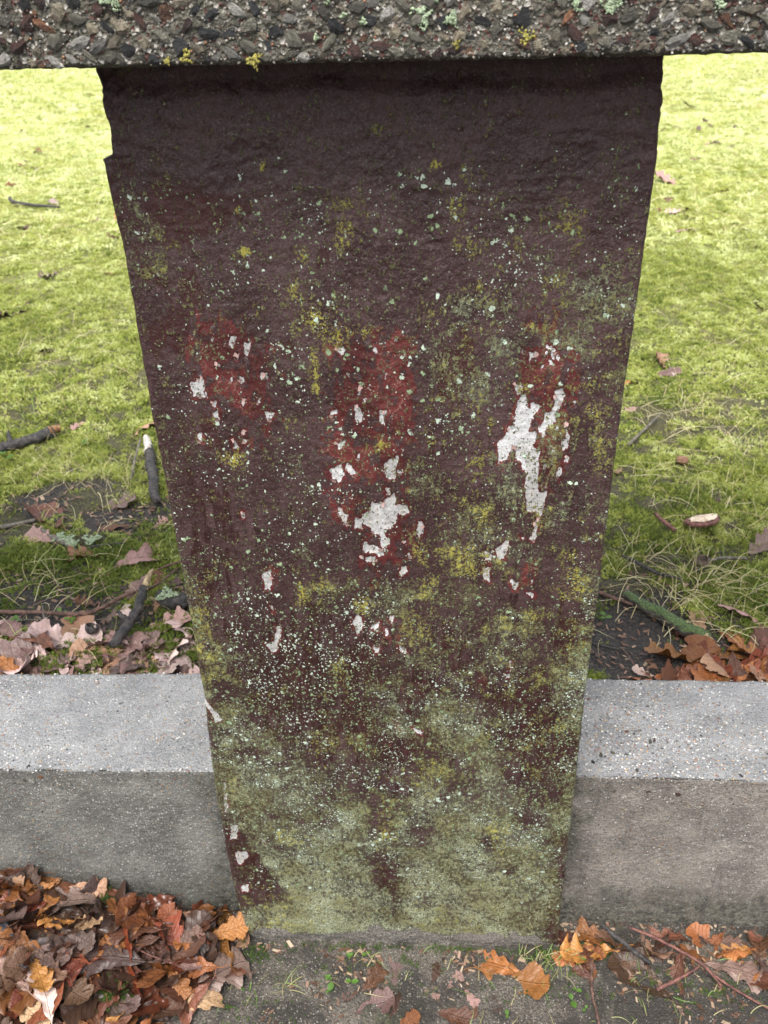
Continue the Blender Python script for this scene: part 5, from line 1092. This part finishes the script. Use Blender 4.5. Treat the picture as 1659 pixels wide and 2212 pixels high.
TW = [
('long thin brown twig running from the left photo edge over the soil', BK_BROWN, on(lz, [(-.68, .93), (-.599, .929), (-.535, .928), (-.48, .923), (-.457, .941), (-.428, .965), (-.40, .985), (-.37, 1.03)], .016), [.0028, .0030, .003, .0034, .003, .0028, .002, .0012]),
('grey twig crusted with pale green lichen on the soil left of the pillar', BK_GREY, on(lz, [(-.625, 1.14), (-.607, 1.128), (-.575, 1.105), (-.546, 1.080)], .010), [.003, .0036, .0036, .0028]),
('thin dark twig just below the lichen-covered twig', BK_DARK, on(lz, [(-.543, 1.088), (-.515, 1.095), (-.478, 1.110)], .008), [.0022, .0024, .0014]),
('thin grey twig standing up from the moss left of the black stick', BK_GREY, [(-.529, 1.315, lz(-.53, 1.31, .004)), (-.534, 1.37, lz(-.53, 1.37, .018)), (-.538, 1.425, lz(-.54, 1.42, .03))], [.0022, .0022, .0016]),
('dark twig in dead grass behind the mossy stick', BK_DARK, on(lz, [(.300, 1.075), (.317, 1.057), (.342, 1.031), (.372, 1.010)], .012), [.0018, .0026, .0028, .0016]),
('short brown twig on the black soil next to the pillar and mossy stick', BK_BROWN, on(lz, [(.240, .992), (.254, .988), (.276, .975), (.303, .962)], .008), [.0026, .003, .0028, .0018]),
('short red-brown twig in the moss left of the pale bark chip', BK_RED, on(lz, [(.380, 1.20), (.386, 1.17), (.395, 1.138)], .012), [.003, .0034, .0028]),
('lichen-spotted twig beside the acorn cup on the right moss', BK_GREY, on(lz, [(.418, 1.064), (.45, 1.073), (.49, 1.080)], .010), [.002, .0026, .002]),
('grey forked twig in dead grass right of the pillar', BK_GREY, on(lz, [(.380, 1.43), (.42, 1.49), (.468, 1.556)], .012), [.0026, .003, .0018]),
('faint dark stick far off on the lawn at the left', BK_DARK, on(lz, [(-1.74, 3.66), (-1.70, 3.59), (-1.60, 3.54), (-1.46, 3.48)], .022), [.006, .008, .007, .004]),
('half buried grey stick at the left photo edge beside the rust-red leaf', BK_GREY, on(lz, [(-.75, 1.155), (-.703, 1.162), (-.650, 1.175)], .006), [.004, .0045, .003]),
('thick dark twig slanting between leaves at the right kerb foot', BK_DARK, [(.214, .618, .026), (.226, .604, .030), (.243, .593, .022), (.268, .580, .010)], [.0024, .0032, .0030, .0020]),
('long thin red twig slanting over the leaves by the right kerb', BK_RED, [(.246, .611, .032), (.28, .597, .030), (.322, .576, .022), (.343, .556, .010)], [.0014, .0019, .0019, .0012]),
('pale thin stalk running to the right photo edge on the ground', BK_RED, [(.320, .580, .018), (.35, .558, .010), (.388, .534, .007), (.42, .515, .006)], [.0012, .0014, .0012, .0008]),
('thin dark twig lying straight down the ground right of the pillar', BK_BROWN, on(gz, [(.201, .588), (.197, .565), (.195, .545), (.197, .512)], .004), [.0022, .0020, .0018, .0016]),
('short red twig on the ground in front of the round-lobed pink leaf', BK_RED, [(.270, .552, .006), (.295, .562, .010), (.322, .575, .014)], [.0022, .0020, .0014]),
('fine brown stalk lying over the middle of the leaf heap', BK_RED, [(-.355, .566, heap.at(-.355, .566)+.004), (-.325, .556, heap.at(-.325, .556)+.006), (-.281, .549, heap.at(-.281, .549)+.005)], [.0009, .0010, .0006]),
('small dark twig across the soil behind the right kerb', BK_DARK, on(lz, [(.225, .885), (.25, .878), (.272, .868)], .006), [.0013, .0014, .0008]),
('thin twig sticking down from the soil edge on the right', BK_BROWN, on(lz, [(.262, .875), (.268, .855), (.272, .838)], .007), [.0009, .001, .0007]),
('dark twig among the leaves touching the left pillar edge', BK_BROWN, on(lz, [(-.405, 1.035), (-.385, 1.045), (-.36, 1.058)], .012), [.0014, .0018, .0016]),
('thin grey twig over bare soil above the pink leaves at the left', BK_GREY, on(lz, [(-.548, .945), (-.535, .918), (-.522, .90)], .012), [.0014, .0016, .0010]),
]
twigs = []
for i, (lab, m, pts, rad) in enumerate(TW):
    twigs.append(tube('twig', pts, rad, m, seed=30+i, seg=7, rough=.22, label=lab, category='twig'))
for i, (x, y, r) in enumerate([(-.588, 1.122, .014), (-.570, 1.112, .012), (-.556, 1.095, .010)]):
    lichen_patch('lichen_tuft', (x, y, lz(x, y, .013)), r, 150, LM_MINT, twigs[1], 'z', 700+i, .0022)
lichen_patch('lichen_tuft', (-.532, 1.112, lz(-.53, 1.11, .008)), .016, 130, LM_MINT, twigs[2], 'z', 710, .0022)
# lump of lichened bark by the pillar
o = tube('bark_piece', on(lz, [(-.385, .968), (-.365, .960), (-.340, .955)], .012), [.010, .013, .010], BK_DARK, seed=81, rough=.4, label='dark bark lump with pale green lichen touching the left pillar edge', category='bark piece')
lichen_patch('lichen_tuft', (-.368, .958, lz(-.368, .958, .024)), .016, 150, LM_MINT, o, 'z', 712, .002)

# bark chip with pale inner side
bm = bmesh.new(); nU, nV = 18, 10; rr = np.random.default_rng(5)
U, Vv = np.meshgrid(np.linspace(-1, 1, nU), np.linspace(-1, 1, nV)); wv = np.sqrt(np.clip(1-U**2, .03, 1))*(1+.10*fbm(U*3, Vv*0+2, 7, 3))
X = U*.031+.002*fbm(U*6, Vv*6, 3, 3); Y = Vv*wv*.017; Z = .004*(1-Vv**2)+.0015*fbm(U*4, Vv*4, 9, 3)
Vt = np.stack([X, Y, Z], -1).reshape(-1, 3); Vb = Vt.copy(); Vb[:, 2] -= .0045; Ft = grid_faces(nU, nV)
def chip_rim(n0):
    loop = list(range(nU))+[j*nU+nU-1 for j in range(1, nV)]+[(nV-1)*nU+i for i in range(nU-2, -1, -1)]+[j*nU for j in range(nV-2, 0, -1)]
    return np.array([(loop[k], loop[k-1], loop[k-1]+n0, loop[k]+n0) for k in range(len(loop))])
PALEIN = bark_mat('pale_inner_bark', (.42, .30, .20), (.72, .62, .50)); 
chip = link('bark_chip', mesh_np('bark_chip', np.concatenate([Vt*[1.1, 1.15, 1], Vb*[1.1, 1.15, 1]])-np.array([0, 0, .0012]), np.concatenate([Ft, Ft[:, ::-1]+len(Vt), chip_rim(len(Vt))]), True), BK_RED, None, label='oval bark chip with pale inner side lying on dark moss right of the pillar', category='bark chip')
inn = Vt*[.92, .80, 1]+np.array([.001, -.001, .0018])
link('pale_inner_side', mesh_np('pale_inner_side', inn, Ft, True), PALEIN, chip)
chip.location = (.446, 1.173, lz(.446, 1.173, .013)); chip.rotation_euler = (math.radians(-14), math.radians(6), math.radians(28))

# ------------------------------------------------------------------ acorns
def lathe(name, prof, mat, parent=None, seg=16):
    n = len(prof); a = np.linspace(0, 2*np.pi, seg, endpoint=False); V = []
    for r, z in prof: V += [(r*math.cos(t), r*math.sin(t), z) for t in a]
    return link(name, mesh_np(name, np.array(V), grid_faces(seg, n, True), True), mat, parent)
NUT = bark_mat('acorn_shell', (.15, .065, .035), (.26, .13, .08), rough=.3); CUPM = bark_mat('acorn_cup_scales', (.06, .045, .035), (.17, .13, .10))
ac = empty('acorn', (.468, 1.38, lz(.468, 1.38, .012)), label='smooth brown acorn lying in the moss right of the pillar', category='acorn'); ac.rotation_euler = (1.3, .3, .6)
lathe('nut', [(.0001, -.012), (.004, -.011), (.0072, -.007), (.0084, 0), (.0080, .006), (.005, .0105), (.0016, .0122), (.0003, .0145)], NUT, ac)
lathe('scar', [(.0001, -.0128), (.0032, -.0124), (.0038, -.0112)], CUPM, ac)
ac2 = empty('acorn_cup', (.418, 1.061, lz(.418, 1.061, .012)), label='dark acorn cup with stalk in dead grass behind the mossy stick', category='acorn cup'); ac2.rotation_euler = (.5, -.4, 0)
lathe('cup', [(.0001, -.006), (.005, -.005), (.0085, -.001), (.0095, .004), (.0088, .0072), (.0078, .0066), (.0080, .003), (.005, -.001), (.0001, -.002)], CUPM, ac2)
tube('stalk', [(0, 0, -.006), (.002, 0, -.012), (.005, .001, -.018)], [.0012, .001, .0012], BK_BROWN, ac2, seg=6)
ac3 = empty('acorn_cup', (-.455, .885, lz(-.455, .885, .022)), label='black wet acorn cup among leaves and moss behind the left kerb', category='acorn cup'); ac3.rotation_euler = (-.4, .3, 0)
lathe('cup', [(.0001, -.006), (.005, -.005), (.0085, -.001), (.0095, .004), (.0088, .0072), (.0078, .0066), (.0080, .003), (.005, -.001), (.0001, -.002)], BK_DARK, ac3)

# ------------------------------------------------------------------ seedlings on the front ground
SEEDM = blade_mat('seedling_green', [(.1, (.04, .10, .015)), (.6, (.085, .17, .03)), (.95, (.16, .25, .06))], .3, .45)
def leaflet_mesh():
    t = np.linspace(0, 1, 7); w = np.sin(t*np.pi)**.7*.36+.01; s_ = np.linspace(-1, 1, 5); T, S = np.meshgrid(t, s_, indexing='ij')
    V = np.stack([T, S*w[:, None], .15*S**2*w[:, None]-.18*T**2+.1*T], -1).reshape(-1, 3); return mesh_np('leaflet', V, grid_faces(5, 7), True)
LEAFLET = leaflet_mesh(); LEAFLET.materials.append(SEEDM)
def seedling(x, y, z0, sizes, h, lab, rot=0):
    e = empty('seedling', (x, y, z0), label=lab, category='seedling')
    tube('stem', [(0, 0, 0), (.0005, .0003, h*.6), (0, 0, h)], [.0005, .0005, .0004], SEEDM, e, seg=5, sub=2)
    for k, sz in enumerate(sizes):
        l = link('leaflet', LEAFLET, None, e); l.scale = (sz*.8,)*3; a = rot+k*2*math.pi/len(sizes)+random.gauss(0, .2); l.location = (0, 0, h*(.75+.25*(k % 2))); l.rotation_euler = (0, -.25, a)
SD = [(-.084, .552, [.011, .009], .006, 'two-leaved round green seedling left of the narrow russet leaf'), (-.109, .540, [.013, .006], .005, 'bright green narrow seedling lying lowest left of the pillar middle'),
      (-.111, .554, [.007, .006, .006, .005], .008, 'small four-leaved seedling above the bright narrow seedling'), (.187, .583, [.009, .008, .007], .008, 'three-leaved seedling just right of the pillar right corner'),
      (.170, .536, [.012, .009], .008, 'upright pale green seedling below the right corner of the pillar'), (.177, .549, [.008, .006], .006, 'yellowish two-leaved seedling above the upright pale one'),
      (.095, .518, [.008, .006], .007, 'small seedling at the bottom near the mauve leaf scrap'), (-.088, .582, [.007, .006, .007], .006, 'seedling sprouting against the pillar foot left of the middle'),
      (.184, .528, [.006, .005], .006, 'tiny seedling right of the upright pale green one'), (-.212, .541, [.006, .006, .005], .006, 'tiny seedling beside the large mauve lobed leaf'),
      (-.068, .585, [.006, .007], .007, 'seedling with round leaves by the pillar foot right of another')]
for i, (x, y, sz, h, lab) in enumerate(SD): seedling(x, y, gz(x, y, -.001), sz, h, lab, i*1.3)
SB = [(-.515, .930, 'fresh green seedling on the soil below the long thin twig'), (-.497, .915, 'small seedling right of the fresh one below the long thin twig'), (-.575, .915, 'bright seedling above the big pinkish leaf behind the left kerb'), (-.80, 1.40, 'seedling under the dark rotten branch, left of two'), (-.785, 1.395, 'seedling under the dark rotten branch, right of two'), (-.66, 1.45, 'pale green seedling right of the rotten branch end'), (.25, .93, 'tiny seedling on the black soil beside the right pillar edge')]
for i, (x, y, lab) in enumerate(SB): seedling(x, y, lz(x, y, .003), [.012, .011, .010], .012, lab, i)

# ------------------------------------------------------------------ loose crumbs, moss cushions and grass on the front ground
n = 9000; x = RNG.uniform(-.45, .5, n); y = RNG.uniform(.42, .637, n); k = ((x < -.215) | (x > .162) | (y < .597)); x, y = x[k], y[k]
merged_stones('ground_grit', np.stack([x, y, front_h(x, y)+.0002], 1), RNG.uniform(.0003, .0013, len(x)), .6, None, KPM2 if 'KPM2' in globals() else pebble_material('grit_grains', [(0, (.15, .13, .105)), (.35, (.08, .068, .055)), (.6, (.03, .026, .022)), (.88, (.28, .26, .23))], .7), 61, 1, 'z', kind='stuff', label='loose grit and sand grains on the ground before the pillar')
def crumbs(name, n, xr, yr, zf, seed, lab, mat, keep=None, smin=.002, smax=.009):
    r = np.random.default_rng(seed); x = r.uniform(*xr, n); y = r.uniform(*yr, n)
    if keep is not None: k = keep(x, y); x, y = x[k], y[k]; n = len(x)
    a = r.uniform(0, 6.28, n); L = r.uniform(smin, smax, n); w = L*r.uniform(.12, .6, n); z = zf(x, y)+.0008
    c, s_ = np.cos(a), np.sin(a); tl = r.normal(0, .3, n)*L; V = []
    for (u, v, q) in ((-.5, -.4, 0), (.4, -.5, 1), (.6, .3, 1), (-.3, .5, 0)):
        V.append(np.stack([x+L*u*c-w*v*s_, y+L*u*s_+w*v*c, z+np.abs(tl)*q*.6+.0004*q], 1))
    V = np.stack(V, 1).reshape(-1, 3); F = np.arange(len(V)).reshape(-1, 4); me = mesh_np(name, V, F); fattr(me, 'tint', np.repeat(r.random(n), 4)); link(name, me, mat, None, kind='stuff', label=lab)
CR = straw_mat('leaf_crumbs', [(0, (.03, .018, .012)), (.4, (.10, .05, .03)), (.7, (.20, .12, .08)), (.9, (.32, .24, .16)), (1, (.02, .018, .016))], .1)
crumbs('leaf_crumbs', 3200, (-.3, .5), (.44, .637), front_h, 71, 'broken leaf crumbs and needles on the front ground', CR, lambda x, y: ((x < -.215) | (x > .162) | (y < .597)) & (fbm(x*12, y*12, 5, 3)+.9*sstep(y, .575, .62) > .0))
crumbs('leaf_crumbs', 5200, (-.8, .62), (.795, 1.30), lambda x, y: lawn_h(x, y)+.002, 72, 'broken leaf crumbs on the bare soil behind the kerbs', CR, lambda x, y: soil_mask(x, y)+.35*fbm(x*9, y*9, 6, 3) > .22, .003, .012)
# small moss cushions on the front ground and behind the kerbs
P_ = []
for cx, cy, sp, n in [(-.205, .585, .010, 50), (-.36, .515, .012, 90), (-.345, .512, .008, 60), (-.10, .590, .05, 90), (.06, .594, .06, 90), (.15, .588, .02, 60), (.19, .60, .02, 70), (.33, .555, .03, 60), (.15, .56, .03, 60), (-.19, .50, .05, 60), (-.385, .615, .006, 20)]:
    P_.append(np.stack([RNG.normal(cx, sp, n), np.minimum(RNG.normal(cy, sp*.5, n), .597 if -.21 < cx < .16 else .634)], 1))
P_ = np.concatenate(P_); pz = np.array([max(gz(a, b, -.001), heap.at(a, b) if a < -.21 else 0) for a, b in P_])
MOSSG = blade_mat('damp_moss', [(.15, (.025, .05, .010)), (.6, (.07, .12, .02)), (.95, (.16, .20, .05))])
pr2 = []
for k in range(3):
    me = sprig_mesh('moss_sprig', 440+k, 4, 8, .006, .008); me.materials.append(MOSSG); pr2.append(bpy.data.objects.new('moss_sprig', me))
sc = RNG.uniform(.35, .8, len(P_)); gn_scatter('ground_moss', np.concatenate([P_, pz[:, None]], 1), np.stack([sc]*3, 1), np.stack([RNG.normal(0, .3, len(P_)), RNG.normal(0, .3, len(P_)), RNG.uniform(0, 6, len(P_))], 1), pr2, kind='stuff', label='small damp moss cushions on the front ground')
P_ = []
for cx, cy, sx, sy, n in [(-.36, .855, .05, .03, 700), (-.47, .855, .03, .02, 300), (-.56, 1.075, .07, .02, 500), (-.62, 1.06, .03, .02, 220), (-.43, 1.09, .05, .03, 420), (-.40, 1.16, .05, .04, 300), (-.5, 1.01, .06, .02, 260), (-.34, .93, .04, .04, 300), (-.66, 1.0, .04, .02, 120), (.5, .95, .06, .05, 300), (.43, 1.0, .05, .04, 350), (.22, .97, .02, .03, 80), (-.62, .95, .02, .01, 60)]:
    P_.append(np.stack([RNG.normal(cx, sx, n), np.maximum(RNG.normal(cy, sy, n), .80)], 1))
P_ = np.concatenate(P_); pz = lawn_h(P_[:, 0], P_[:, 1])-.001+.006*np.clip(fbm(P_[:, 0]*40, P_[:, 1]*40, 9, 2)+.3, 0, 1)
MOSSD = blade_mat('deep_green_moss', [(.15, (.05, .08, .012)), (.5, (.12, .165, .025)), (.95, (.28, .32, .06))])  # cushion moss, a deeper green than the lawn carpet
pr3 = []
for k in range(3):
    me = sprig_mesh('moss_sprig', 450+k, 4, 9, .008, .010); me.materials.append(MOSSD); pr3.append(bpy.data.objects.new('moss_sprig', me))
sc = RNG.uniform(.6, 1.1, len(P_)); gn_scatter('moss_cushions', np.concatenate([P_, pz[:, None]], 1), np.stack([sc]*3, 1), np.stack([RNG.normal(0, .3, len(P_)), RNG.normal(0, .3, len(P_)), RNG.uniform(0, 6, len(P_))], 1), pr3, kind='stuff', label='moss cushions between the leaves behind the kerbs')
# wisps of grass on the front ground
rt = []; 
for cx, cy, sp, n in [(.135, .590, .012, 26), (.16, .585, .015, 24), (-.16, .545, .006, 10), (-.215, .535, .02, 10), (.09, .52, .05, 14), (.24, .55, .05, 18), (.35, .56, .05, 16), (-.07, .585, .01, 8), (0, .55, .12, 18)]:
    rt.append(np.stack([RNG.normal(cx, sp, n), np.minimum(RNG.normal(cy, sp*.6, n), .59)], 1))
rt = np.concatenate(rt); n = len(rt)
ribbons('grass_wisps', rt, RNG.uniform(.008, .03, n), RNG.uniform(0, 6.28, n), RNG.uniform(.002, .008, n), np.full(n, .0008), 6, straw_mat('wisp_grass', [(0, (.34, .28, .15)), (.5, (.30, .27, .12)), (.7, (.16, .24, .06)), (1, (.10, .20, .03))]), 6, lambda a, b: front_h(a, b), kind='stuff', label='fine straws and grass wisps on the ground before the pillar')
